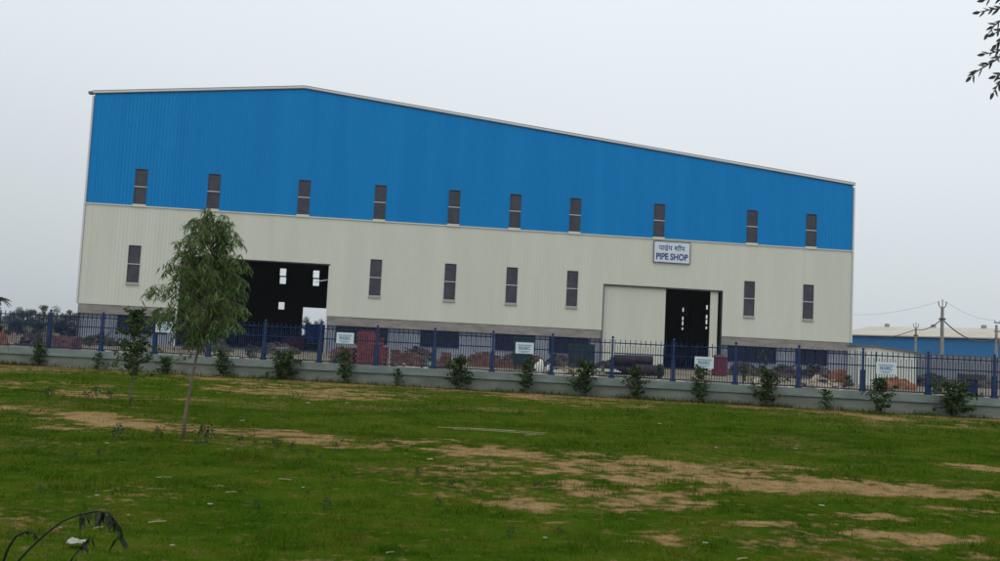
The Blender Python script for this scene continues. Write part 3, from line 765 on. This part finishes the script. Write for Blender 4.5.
def heap(name, label, cat, px0, px1, Y, h, m, group=None, sharp=1.0, seed=0):
    x0, x1 = xat(px0, Y), xat(px1, Y); w = (x1-x0)/2; mb = MB(); n = 22; R = random.Random(seed); vs = []
    ph = [R.uniform(0, 6.28) for _ in range(6)]
    for j in range(n):
        for i in range(n):
            a, b = i/(n-1)*2-1, j/(n-1)*2-1; r = max(math.hypot(a, b), 1e-6) if sharp > .5 else max(abs(a), abs(b))
            z = h*max(0, 1-r**1.6)**sharp*(1+.22*math.sin(a*7+ph[0])*math.cos(b*6+ph[1])+.1*math.sin(a*17+ph[2]+b*9)) if r < 1 else 0
            vs.append((a*w, b*w*.8, z-.02))
    fs = [(j*n+i, j*n+i+1, (j+1)*n+i+1, (j+1)*n+i) for j in range(n-1) for i in range(n-1)]
    mb.add(vs, fs)
    if name != 'tarpaulin':      # loose blocks and rods lying in the heap
        for k in range(70 if name == 'earth_heap' else 40):
            a, b = R.uniform(-.95, .95), R.uniform(-.9, .3); r = min(1, math.hypot(a, b)); z = h*max(0, 1-r**1.6)**sharp
            sz = R.uniform(.06, .2); T = Matrix.Translation((a*w, b*w*.8, z)) @ Matrix.Rotation(R.uniform(0, 6.28), 4, 'Z') @ Matrix.Rotation(R.uniform(-.6, .6), 4, 'Y')
            L = sz*R.choice((1, 1, 1.5, 4)); mb.box(-L, L, -sz*.7, sz*.7, -sz*.5, sz*.5 if L < sz*3 else -sz*.2, T)
    o = mb.build(name, m, None, name == 'tarpaulin', loc=((x0+x1)/2, Y, 0)); return tag(o, label, cat, group)
heap('tarpaulin', 'orange tarpaulin over a long low heap behind the board by the white cabin', 'tarpaulin', 880, 912, 56, .62, M_ORANGE, 'orange tarpaulins in the yard', .3, 1)
heap('tarpaulin', 'short orange tarpaulin heap against the right end of the shed', 'tarpaulin', 830, 851, 66, .85, M_ORANGE, 'orange tarpaulins in the yard', .3, 2)
heap('tarpaulin', 'orange heap behind the fence at the far left edge', 'tarpaulin', -14, 9, 45, 1.05, M_ORANGE, 'orange tarpaulins in the yard', .6, 3)
heap('tarpaulin', 'crumpled green tarpaulin behind the fence below the second navy window', 'tarpaulin', 404, 440, 47, .55, mat('green_sheet', (.02, .09, .05), .7, (.25, .38, .28), scale=3, contrast=(.45, .62)), 'green tarpaulin in the yard', .4, 9)
for i, (a, b, Y, h, lb) in enumerate(((215,262,40,.38,'pale sand heap behind the fence right of the eucalyptus'),(545,600,44,.45,'long pale rubble heap below the dark green machine box'),(640,700,40,.32,'flat pale sand heap in front of the dark half open doorway'),
      (735,800,42,.4,'pale rubble heap under the pair of right navy windows'),(95,150,42,.4,'pale rubble heap behind the thin upright sapling'),(395,440,40,.35,'pale rubble heap in front of the low brown brick row'),(800,840,48,.55,'grey rubble heap below the last navy window'))):
    heap('rubble_heap', lb, 'rubble heap', a, b, Y, h, M_SAND, 'rubble and sand heaps in the yard', .9, i+20)
for i, (a, b, Y, h, lb) in enumerate(((186,232,68,.75,'dark earth heap inside the large doorway beyond the eucalyptus'),(255,300,70,.7,'dark earth heap at the sill of the large left doorway'),(470,500,70,.8,'dark rubble heap against the wall between two navy windows'),
      (500,535,68,.9,'dark earth heap behind the middle notice board'),(545,580,71,.9,'dark earth heap below the fourth navy window'),(400,436,70,.9,'dark rubble heap below the second navy window'),(592,640,70,.75,'dark earth heap behind the pipe pile'),
      (728,760,72,1.0,'dark earth heap right of the maroon drum'),(768,800,72,.95,'dark rubble heap between the right navy windows'),(800,832,74,1.0,'dark rubble heap left of the short orange heap'),(846,880,70,.9,'dark earth heap left of the white cabin'),
      (912,950,66,.85,'dark earth heap before the grey compound wall'),(944,1010,70,.8,'long dark earth heap before the grey compound wall at the right edge'),(78,118,68,.7,'dark earth heap before the left end of the shed'),(20,60,60,.8,'dark earth heap before the bushes at left'))):
    heap('earth_heap', lb, 'earth heap', a, b, Y, h, M_EARTH, 'dark earth heaps in the yard', .6, i+50)
# steel pipes
PY = 58; pz = {}
for i, (a, b, z, dy, lb) in enumerate(((606,648,.36,0,'long dark pipe at the front bottom of the pipe pile'),(634,662,.38,.35,'short dark pipe at the right bottom of the pipe pile'),(612,652,.36,.8,'dark pipe at the back bottom of the pipe pile'),
      (626,654,.95,.42,'dark pipe lying on top of the pipe pile'),(614,634,.93,-.2,'short dark pipe end resting on the left of the pipe pile'))):
    r = .34; x0, x1 = xat(a, PY), xat(b, PY); mb = MB(); n = 20
    if i == 1: dy = -.72
    vs = []
    for x in (x0, x1):
        for rr in (r, r*.82):
            for k in range(n): vs.append((x-(x0+x1)/2, rr*math.cos(2*PI*k/n), rr*math.sin(2*PI*k/n)))
    fs = []
    for k in range(n):
        k2 = (k+1) % n
        fs += [(k, k2, 2*n+k2, 2*n+k), (n+k2, n+k, 3*n+k, 3*n+k2), (k2, k, n+k, n+k2), (2*n+k, 2*n+k2, 3*n+k2, 3*n+k)]
    o = mb.add(vs, fs).build('steel_pipe', M_PIPE, None, loc=((x0+x1)/2, PY+dy, z)); tag(o, lb, 'pipe', 'dark steel pipes piled before the sliding door')
# dark green machine box, maroon drum, concrete stub, white sacks, trolley
def thing_at(name, label, cat, px, Y, group=None, rz=0): return thing(name, label, cat, (xat(px, Y), Y, 0), rz, group)
g = thing_at('generator', 'dark green boxy machine standing in front of the navy windows', 'machine', 583, 62)
MB().box(-.95,.75,-.6,.6,.45,1.85).build('canopy', M_GREEN, g)
MB().box(-1.05,.85,-.5,.5,.25,.44).build('base_frame', M_IRON, g)
mb = MB()
for k in range(8): mb.box(-.8+k*.12, -.75+k*.12, -.63, -.605, .7, 1.5)
mb.build('vent', M_IRON, g); MB().tube([(.4,0,1.85),(.4,0,2.2),(.5,0,2.3)], .05, 8).build('exhaust', M_IRON, g)
for sx in (-.7,.5): MB().tube([(sx,-.62,.25),(sx,-.5,.25)], .25, 16).build('wheel', M_IRON, g)
g = thing_at('machine_box', 'dark green cabinet behind the middle notice board', 'machine', 523, 58)
MB().box(-.62,.62,-.4,.4,.3,2.0).build('cabinet', M_GREEN, g); MB().box(-.66,.66,-.44,.44,2.0,2.08).build('lid', M_IRON, g)
for a in (-.5,.4): MB().box(a,a+.1,-.35,.35,0,.3).build('foot', M_IRON, g)
g = thing_at('drum', 'maroon drum standing by the right jamb of the half open doorway', 'drum', 720, 66)
mb = MB(); mb.tube([(0,0,.05),(0,0,.1),(0,0,.7),(0,0,.73),(0,0,.76),(0,0,1.4),(0,0,1.55)], [.5,.54,.54,.57,.54,.54,.4], 20); mb.build('body', M_MAROON, g, False)
MB().tube([(0,0,1.55),(0,0,1.6)], .15, 12).build('cap', M_IRON, g)
g = thing_at('concrete_post', 'grey concrete stub post behind the broad dark bush', 'post', 282, 34)
MB().box(-.17,.17,-.15,.15,0,1.0).build('shaft', M_CONC, g); MB().box(-.2,.2,-.18,.18,1.0,1.06).build('cap', M_CONC, g)
for i, (px, Y, s, lb) in enumerate(((540,50,.62,'white sack heaped right of the middle notice board'),(550,50,.5,'smaller white sack beside the fence post right of the middle board'))):
    mb = MB(); vs = []; fs = []; n = 12; mrows = 8
    for j in range(mrows+1):
        th = PI*j/mrows
        for k in range(n):
            ph = 2*PI*k/n; r = math.sin(th)**.6*(1+.1*math.sin(3*ph+j))
            vs.append((r*math.cos(ph)*.42*s, r*math.sin(ph)*.36*s, (1-math.cos(th))*.62*s*(1+.12*math.cos(ph))))
    for j in range(mrows):
        for k in range(n): fs.append((j*n+k, j*n+(k+1)%n, (j+1)*n+(k+1)%n, (j+1)*n+k))
    o = mb.add(vs, fs).build('sack', M_WHITE, None, True, loc=(xat(px,Y), Y, .0)); tag(o, lb, 'sack', 'white sacks in the yard')
g = thing_at('trolley', 'dark flat topped trolley behind the fence near the right edge', 'trolley', 972, 42)
MB().box(-.5,.5,-.35,.35,1.0,1.25).build('deck', M_IRON, g); MB().box(-.18,.2,-.2,.2,.3,1.0).build('pedestal', M_NAVY, g)
for sx in (-.3,.3): MB().tube([(sx,-.25,.16),(sx,.25,.16)], .16, 14).build('wheel', M_IRON, g)
MB().box(-.38,.38,-.2,.2,.2,.32).build('chassis', M_IRON, g)
# planks lying in the yard
for i, (a, b, Y, lb) in enumerate(((596,622,50,'pale plank on the ground left of the pipe pile'),(400,432,46,'pale planks lying in front of the brown brick row'),(552,575,47,'pale plank on the rubble below the navy window'))):
    x0, x1 = xat(a,Y), xat(b,Y); mb = MB()
    for k in range(3): mb.box(-(x1-x0)/2+k*.1, (x1-x0)/2-k*.07, k*.22-.09, k*.22+.09, .02+k*.05, .06+k*.05)
    o = mb.build('plank', M_WHITE if i != 1 else M_CONC, None, loc=((x0+x1)/2, Y, .32 - .05*i), rotz=.12); tag(o, lb, 'plank', 'planks lying in the yard')

# blue container seen through the far doorway
p = Vector((OB.x, OB.y, 0)) + VX*(BD+9); uc, zc = bu(318, 330, BD+9)
g = thing('blue_container', 'bright blue container seen through the left doorway beyond the shed', 'container', p + UX*uc, ROTB)
mb = MB(); mb.box(-2.2,2.2,-1.2,1.2,.15,3.4)
for k in range(22): mb.box(-2.15+k*.2, -2.05+k*.2, -1.24, -1.205, .2, 3.35)
mb.build('body', M_TANKB, g); MB().box(-2.25,2.25,-1.26,1.26,3.4,3.5).build('roof', M_TANKB, g); MB().box(-2.1,2.1,-1.1,1.1,0,.14).build('skid', M_IRON, g)
# red stack inside the left doorway
uc, zc = bu(294, 343, 14); q = Vector((OB.x, OB.y, 0)) + VX*14 + UX*uc
o = brick_stack('brick_stack', 'dim red stack standing inside the large left doorway', q.x-1.1, q.x+1.1, q.y, lambda s: 1.5, M_BRICK)

# white cabin
CY = 62; cb = hit_y(876, 347, CY); w1 = abs(hit_y(858, 347, CY).x - cb.x)
g = thing('site_cabin', 'white site cabin with a dark edged sloping roof behind the fence', 'cabin', (cb.x, CY, 0), math.radians(-8))
H1 = cb.z
hr = H1-.32
Lx = 2.7
MB().add([(-w1,0,0),(Lx,0,0),(Lx,2.6,0),(-w1,2.6,0),(-w1,0,H1-.04),(Lx,0,hr),(Lx,2.6,hr),(-w1,2.6,H1-.04),(0,0,0),(0,0,H1),(0,2.6,0),(0,2.6,H1)],
         [(0,8,9,4),(8,1,5,9),(1,2,6,5),(3,7,11,10),(10,11,6,2),(0,4,7,3)]).build('wall', M_WHITE, g)
def slab(a, b, za, zb): return MB().add([(a,-.15,za),(b,-.15,zb),(b,2.75,zb),(a,2.75,za),(a,-.15,za+.12),(b,-.15,zb+.12),(b,2.75,zb+.12),(a,2.75,za+.12)], [(0,3,2,1),(4,5,6,7),(0,1,5,4),(1,2,6,5),(2,3,7,6),(3,0,4,7)])
rf = slab(-w1-.1, 0, H1-.035, H1+.005); s_ = slab(.0, Lx+.1, H1+.005, hr-.007); rf.add(s_.v, s_.f); rf.build('roof', M_DTRIM, g)
for a in (-.03, Lx-.06, -w1): MB().box(a, a+.06, -.03, -.002, 0, hr).build('corner_post', M_DTRIM, g)

# far blue works building
BY = 150
a = hit_y(835, 328, BY+18); b = hit_y(1075, 333.5, BY-18)
za = hit_y(853, 335.5, BY+16).z; zt = hit_y(853, 327.5, BY+16+10).z
bx = b.x+6; L = math.hypot(bx-a.x, b.y-a.y); rz = math.atan2(b.y-a.y, bx-a.x)
g = thing('far_works_building', 'long low blue works building with cream roof far behind the fence at right', 'factory building', (a.x, a.y, 0), rz)
MB().box(0, L, 0, 26, 0, za).build('wall', M_FBLUE, g)
MB().add([(-.5,-.5,za),(L+.5,-.5,za),(L+.5,26.5,za),(-.5,26.5,za),(-.5,13,zt+.4),(L+.5,13,zt+.4),(-.5,-.5,za+.18),(L+.5,-.5,za+.18)],
         [(0,1,7,6),(6,7,5,4),(3,4,5,2),(0,6,4,3),(1,2,5,7),(0,3,2,1)]).build('roof', M_CREAM, g)
for k in range(9):
    x = 3+k*9.0
    if x < L-2: MB().tube([(x,13,zt+.35),(x,13,zt+.9),(x,13,zt+1.0)], [.45,.45,.1], 10).build('roof_vent', M_CONC, g)
# grey compound wall in front of it
GY = 80; a = hit_y(906, 353.5, GY); 
g = thing('compound_wall', 'grey sheet compound wall below the far blue building', 'wall', (a.x, GY, 0), math.radians(-1))
mb = MB(); 
for k in range(120): mb.box(k*.25, k*.25+.24, -.02 if k % 2 else 0, .05, 0, a.z)
mb.build('panel', M_GREYW, g); MB().box(0, 30, -.06, .08, a.z+.003, a.z+.07).build('rail', M_DTRIM, g)
g = thing('compound_wall', 'grey wall running between the shed and the white cabin', 'wall', (xat(851,95), 95, 0), 0)
MB().box(-1, 9, 0, .1, 0, 2.3).build('panel', M_GREYW, g); MB().box(-1, 9, -.04, .14, 2.303, 2.4).build('coping', M_CONC, g)

# utility poles and wires
def pole(px, py_top, Y, label, double=False):
    top = hit_y(px, py_top, Y)
    g = thing('utility_pole', label, 'utility pole', (top.x, Y, 0), 0, 'electricity poles at right')
    h = top.z
    MB().tube([(0,0,0),(0,0,h-.55)], [.24,.16], 10).build('shaft', M_CONC, g)
    if double: MB().tube([(1.0,0,0),(1.0,0,h-.3)], [.2,.15], 8).build('shaft', M_CONC, g)
    if not double:
        MB().tube([(-.42,0,h-.1),(-.40,0,h-.35),(-.25,0,h-.58),(0,0,h-.65),(.25,0,h-.58),(.40,0,h-.35),(.42,0,h-.1)], .05, 6).build('bracket', M_IRON, g)
        MB().tube([(0,0,h-.6),(0,0,h+.1)], .05, 6).build('top_pin', M_IRON, g)
        for x in (-.42, 0, .42): MB().tube([(x,0,h-.08 + (.2 if x == 0 else 0)),(x,0,h+.06+ (.2 if x == 0 else 0))], [.09,.07], 8).build('insulator', M_CONC, g)
        MB().box(-.3,.3,-.2,.2,h-1.98,h-1.8).build('clamp', M_IRON, g)
    else:
        for z in (h-.3, h-1.5): MB().box(-.3,1.5,-.08,.08,z,z+.14).build('crossarm', M_IRON, g)
        MB().box(.2,.8,-.4,.4,h-3.3,h-2.4).build('transformer', M_GREYW, g)
        for x in (-.2,.5,1.3): MB().tube([(x,0,h-.16),(x,0,h+.1)], .07, 6).build('insulator', M_CONC, g)
    return top
pa = pole(942.5, 302, 100, 'tall concrete electricity pole with curved bracket, the middle of three')
pb = pole(916, 324, 150, 'small distant concrete pole left of the tall one')
pc = pole(996.5, 321, 125, 'double electricity pole with crossarms at the right edge', True)
def wire(p, q, sag, r=.03, lb=''):
    pts = []
    for i in range(15):
        t = i/14; v = Vector(p).lerp(Vector(q), t); v.z -= sag*4*t*(1-t); pts.append(v)
    o = MB().tube(pts, r, 5).build('power_line', M_IRON, None); tag(o, lb, 'power line', 'overhead power lines')
wire(pa+Vector((0,0,-1.9)), pb+Vector((0,0,-.9)), .5, .06, 'dark cable from the tall pole down to the small distant pole')
wire(pa+Vector((0,0,-1.9)), pc+Vector((0,0,-2.3)), 1.3, .07, 'dark sagging cable from the tall pole to the double pole')
wire(pb+Vector((0,0,-.9)), hit_y(835, 341, 150), .8, .06, 'dark cable running left from the small distant pole behind the shed')
wire(pa+Vector((-.42,0,0)), hit_y(846, 314, 150), .6, .014, 'faint top wire leading left from the tall pole')
wire(pa+Vector((.42,0,0)), pc+Vector((-.2,0,.1)), .5, .014, 'faint top wire between the tall pole and the double pole')

# ------------------------------------------------------------------ far trees at left
def crown_tree(px, py_top, Y, wpx, label, m, n=2600, cat='tree', name='broadleaf_tree', low=.25, sparse=False, group='trees far behind the fence at left'):
    top = hit_y(px, py_top, Y); h = top.z; w = wpx/F*Y/2
    g = thing(name, label, cat, (top.x, Y, 0), 0, group)
    tr = curve((0,0,-.1), (random.uniform(-.1,.1), 0, 1), h*.8, 6, -.02, .05); st = MB().tube(tr, [.16*h/6*(1-k/8)+.01 for k in range(7)], 6)
    lf = MB(); cl = []
    for i in range(16):
        a = random.uniform(0, 6.28); rr = random.random()**.5*.75; zz = random.uniform(low, .92)
        prof = math.sin(min(1, (zz-low+.12)/(1.05-low))*PI)**.6
        c = Vector((math.cos(a)*rr*w*prof, math.sin(a)*rr*w*prof, h*zz)); cl.append((c, random.uniform(.2,.38)*w))
        st.tube([tr[min(5, max(1, int(zz*5)))], c], [.05*h/6,.01], 4, False)
    lfl = .035*h+.05
    for i in range(n):
        c, r = random.choice(cl); d = Vector((random.gauss(0,1), random.gauss(0,1), random.gauss(0,.8))).normalized()*r*random.random()**.35
        if sparse and random.random() < .55: continue
        q = c+d
        if q.z < .1: continue
        lf.leaf(q, (random.gauss(0,1), random.gauss(0,1), random.gauss(-.2,.7)), lfl*random.uniform(.6,1.4), lfl*.6)
    st.build('trunk', M_BARK, g, True); lf.build('crown', m, g)
far = [(22,306,210,22,'rounded tree just right of the leftmost fence posts'),(34,308,190,20,'low tree between the palm and the pale bare tree'),(45,302,220,16,'thin pale tree, highest of the distant row'),
       (57,306,200,20,'sparse distant tree near the left corner of the shed'),(68,308,185,18,'bushy tree nearest to the left corner of the shed'),(10,310,200,20,'low tree behind the palm at the left edge'),(-8,308,200,22,'tree at the very left edge behind the palm'),(78,311,190,16,'small tree touching the left corner of the shed')]
for i, (px, py, Y, w, lb) in enumerate(far): crown_tree(px, py+2, Y, w*1.25, lb, M_FAR, 5200, sparse=(i in (2,3)), low=.12)
for i, (px, py, Y, w, lb) in enumerate(((18,322,95,26,'dark bush mass behind the leftmost fence bay'),(40,323,90,28,'dark bush in front of the pink hut'),(62,322,92,28,'dark bush left of the shed corner'),(2,327,90,20,'dark bush behind the orange heap'),(75,326,84,18,'dark bush touching the foot of the shed corner'))):
    crown_tree(px, py, Y, w, lb, M_FARD, 3000, 'bush', 'bush', .1, group='bushes behind the fence at left')
for i, (px, py, Y, w, lb) in enumerate(((306,316,215,16,'dark tree seen through the far doorway, left one'),(321,317,220,18,'dark tree seen through the far doorway, right one'))):
    crown_tree(px, py, Y, w, lb, M_FARD, 900, group='trees seen through the shed')
for i, (px, py, Y, w, lb) in enumerate(((764,349,54,20,'green bush behind the fence right of the half open doorway'),(555,353,50,12,'small green bush behind the fence beside the white sacks'),(744,361,50,10,'low green bush beside the maroon drum'),(848,374,50,14,'low green bush behind the fence left of the white cabin'),
      (250,345,50,18,'low green bush in front of the large left doorway'),(660,362,50,10,'low weed bush at the right end of the pipe pile'),(412,356,48,14,'low green bush on the rubble in front of the brown bricks'),(340,352,42,16,'yellow green bush at the foot of the tall red brick stack'),
      (935,372,48,22,'low green bush behind the fence before the grey compound wall'),(90,336,60,18,'green bush before the left end of the shed'),(125,340,60,14,'second green bush before the left end of the shed'))):
    crown_tree(px, py, Y, w, lb, M_SAP, 500, 'bush', 'bush', .1, group='green bushes growing in the yard')
# pink hut
h = hit_y(31, 319, 100); g = thing('hut', 'small pink hut among the dark bushes at left', 'hut', (h.x, 86, 0))
MB().box(-.6,.7,0,1.6,0,1.75).build('wall', M_HUT, g); MB().box(-.75,.85,-.15,1.75,1.753,1.85).build('roof', M_CONC, g); MB().box(-.15,.25,-.03,-.002,0,1.3).build('door', M_IRON, g)
# palm
pt = hit_y(-3, 299, 120); g = thing('palm_tree', 'palm with drooping fronds at the left edge', 'palm', (pt.x, 120, 0))
MB().tube([(0,0,-.1),(.05,0,pt.z*.5),(0,0,pt.z)], [.22,.16,.13], 8).build('trunk', M_BARK, g, True)
fr = MB()
for i in range(16):
    a = i*2.4; el = random.uniform(.1, 1.0); pts = curve((0,0,pt.z), (math.cos(a), math.sin(a), el), 2.1, 8, .17, .02); fr.tube(pts, .02, 4, False)
    for k in range(1, 9):
        d = (pts[k]-pts[k-1]).normalized(); sd = d.cross(Vector((0,0,1))).normalized()
        for s in (-1, 1):
            for e in (0, .33, .66): fr.leaf(pts[k-1].lerp(pts[k], e), sd*s + d*.6 + Vector((0,0,-.5)), .55*(1-k/12), .09)
fr.build('crown', M_FARD, g)

# ------------------------------------------------------------------ litter and sticks
def scrap(px, py, wpx, lb, m=M_PLASTIC, name='litter_scrap', cat='litter', group='pale scraps scattered over the grass', hh=.4):
    g = hit_z(px, py); w = wpx/F*g.y; n = 7; vs = []; R = random.Random(int(px*7+py))
    for j in range(n):
        for i in range(n):
            a, b = i/(n-1)*2-1, j/(n-1)*2-1
            e = 1+R.uniform(-.3,.3); vs.append((a*w/2*e, b*w*.45*e, .02+abs(R.gauss(0,1))*w*.16*hh*(1.2-max(abs(a),abs(b)))))
    fs = [(j*n+i, j*n+i+1, (j+1)*n+i+1, (j+1)*n+i) for j in range(n-1) for i in range(n-1)]
    o = MB().add(vs, fs).build(name, m, None, loc=(g.x, g.y, .01), rotz=R.uniform(-.4,.4)); return tag(o, lb, cat, group)
scrap(75, 546, 18, 'crumpled white plastic bag on the grass under the arching weed', hh=1.0, name='plastic_bag', group='larger white rubbish on the grass')
for px, py, w in ((308,404,5),(242,422,4),(210,438,3),(716,449,4),(796,450,4),(822,508,5),(107,445,4),(210,507,5),(60,531,3),(347,404,3),(430,461,5),(660,425,4),(97,498,4),(128,518,3),(172,549,4),(545,541,4),(705,546,5),(303,490,3),(228,451,2.5)):
    scrap(px, py, w, 'tiny pale scrap lying in the grass')
def stick(px, py, wpx, ang, lb, r=.006, group='dry sticks lying on the grass'):
    g = hit_z(px, py); L = wpx/F*g.y; pts = [(-L/2,0,.02),(-L*.1,L*.03,.022),(L/2,-L*.02,.02)]
    o = MB().tube(pts, r, 6).build('stick', M_STRAW, None, loc=(g.x, g.y, .0), rotz=ang); tag(o, lb, 'stick', group)
for px, py, w, a in ((164,479,15,.5),(222,488,12,-.5),(231,494,11,.5),(157,524,17,.6),(285,481,14,-.2),(98,530,10,1.0),(630,508,9,.4),(390,555,9,.7),(742,561,14,.6)):
    stick(px, py, w, a, 'dry pale stick lying on the grass')
for i, (px, py, w, a) in enumerate(((492,431,108,-.03),(498,432.5,90,-.1),(480,430,70,.05),(530,436,18,.9))):
    stick(px, py, w, a, ('longest bamboo pole lying across the far grass', 'second bamboo pole lying just beside the longest', 'shorter bamboo pole behind the longest', 'short crooked stick at the right end of the bamboo poles')[i], .007, 'bamboo poles on the far grass')

# ------------------------------------------------------------------ haze
HZ = MB().box(-1405, 1405, -65, 1805, -1.2, 26.5).build('haze', None)
hm = bpy.data.materials.new('haze_air'); hm.use_nodes = True; nt = hm.node_tree; nt.nodes.remove(nt.nodes['Principled BSDF'])
pv = nd(nt, 'ShaderNodeVolumePrincipled'); pv.inputs['Color'].default_value = (.9, .93, .95, 1); pv.inputs['Density'].default_value = HAZE; pv.inputs['Anisotropy'].default_value = .0
nt.links.new(pv.outputs[0], nt.nodes['Material Output'].inputs['Volume']); HZ.data.materials.append(hm)
tag(HZ, 'thin pale haze in the air over the whole scene', 'haze', kind='stuff')

# ------------------------------------------------------------------ world and sun
wd = bpy.data.worlds.new('World'); scene.world = wd; wd.use_nodes = True; nt = wd.node_tree
for n in list(nt.nodes): nt.nodes.remove(n)
out = nd(nt, 'ShaderNodeOutputWorld')
EL, AZ = math.radians(58), math.radians(200)
sky = nd(nt, 'ShaderNodeTexSky'); sky.sky_type = 'NISHITA'; sky.sun_disc = False; sky.sun_elevation = EL; sky.sun_rotation = AZ
sky.air_density = 1.0; sky.dust_density = 6; sky.ozone_density = 1
b1 = nd(nt, 'ShaderNodeBackground', Strength=.08); nt.links.new(sky.outputs[0], b1.inputs[0])
tc = nd(nt, 'ShaderNodeTexCoord'); sx = nd(nt, 'ShaderNodeSeparateXYZ'); nt.links.new(tc.outputs['Generated'], sx.inputs[0])
mad = nd(nt, 'ShaderNodeMath'); mad.operation = 'MULTIPLY_ADD'; nt.links.new(sx.outputs['X'], mad.inputs[0]); mad.inputs[1].default_value = .10; nt.links.new(sx.outputs['Z'], mad.inputs[2])
no = nd(nt, 'ShaderNodeTexNoise', Scale=1.6, Detail=3); nt.links.new(tc.outputs['Generated'], no.inputs['Vector'])
m2 = nd(nt, 'ShaderNodeMath'); m2.operation = 'MULTIPLY_ADD'; nt.links.new(no.outputs['Fac'], m2.inputs[0]); m2.inputs[1].default_value = .10; nt.links.new(mad.outputs[0], m2.inputs[2])
rp = nd(nt, 'ShaderNodeValToRGB'); e = rp.color_ramp.elements
e[0].position = 0.0; e[0].color = (.46, .50, .53, 1); e[1].position = .52; e[1].color = (.80, .86, .90, 1)
e2 = rp.color_ramp.elements.new(.12); e2.color = (.57, .615, .645, 1); e3 = rp.color_ramp.elements.new(.30); e3.color = (.70, .75, .79, 1)
nt.links.new(m2.outputs[0], rp.inputs[0])
b2_ = nd(nt, 'ShaderNodeBackground', Strength=1.0); nt.links.new(rp.outputs[0], b2_.inputs[0])
mx = nd(nt, 'ShaderNodeMixShader'); mx.inputs[0].default_value = .93
nt.links.new(b1.outputs[0], mx.inputs[1]); nt.links.new(b2_.outputs[0], mx.inputs[2]); nt.links.new(mx.outputs[0], out.inputs[0])
sl = bpy.data.lights.new('sun', 'SUN'); sl.energy = .6; sl.angle = math.radians(35); sl.color = (1, .97, .92)
so = bpy.data.objects.new('sun', sl); COL.objects.link(so)
sd = Vector((math.sin(AZ)*math.cos(EL), math.cos(AZ)*math.cos(EL), math.sin(EL)))
so.rotation_euler = sd.to_track_quat('Z', 'Y').to_euler(); so.location = (0, -10, 30)

scene.view_settings.view_transform = 'Standard'; scene.view_settings.look = 'None'; scene.view_settings.exposure = 0.2; scene.view_settings.gamma = 1
scene.view_settings.use_curve_mapping = False
scene.cycles.max_bounces = 6; scene.cycles.volume_bounces = 0
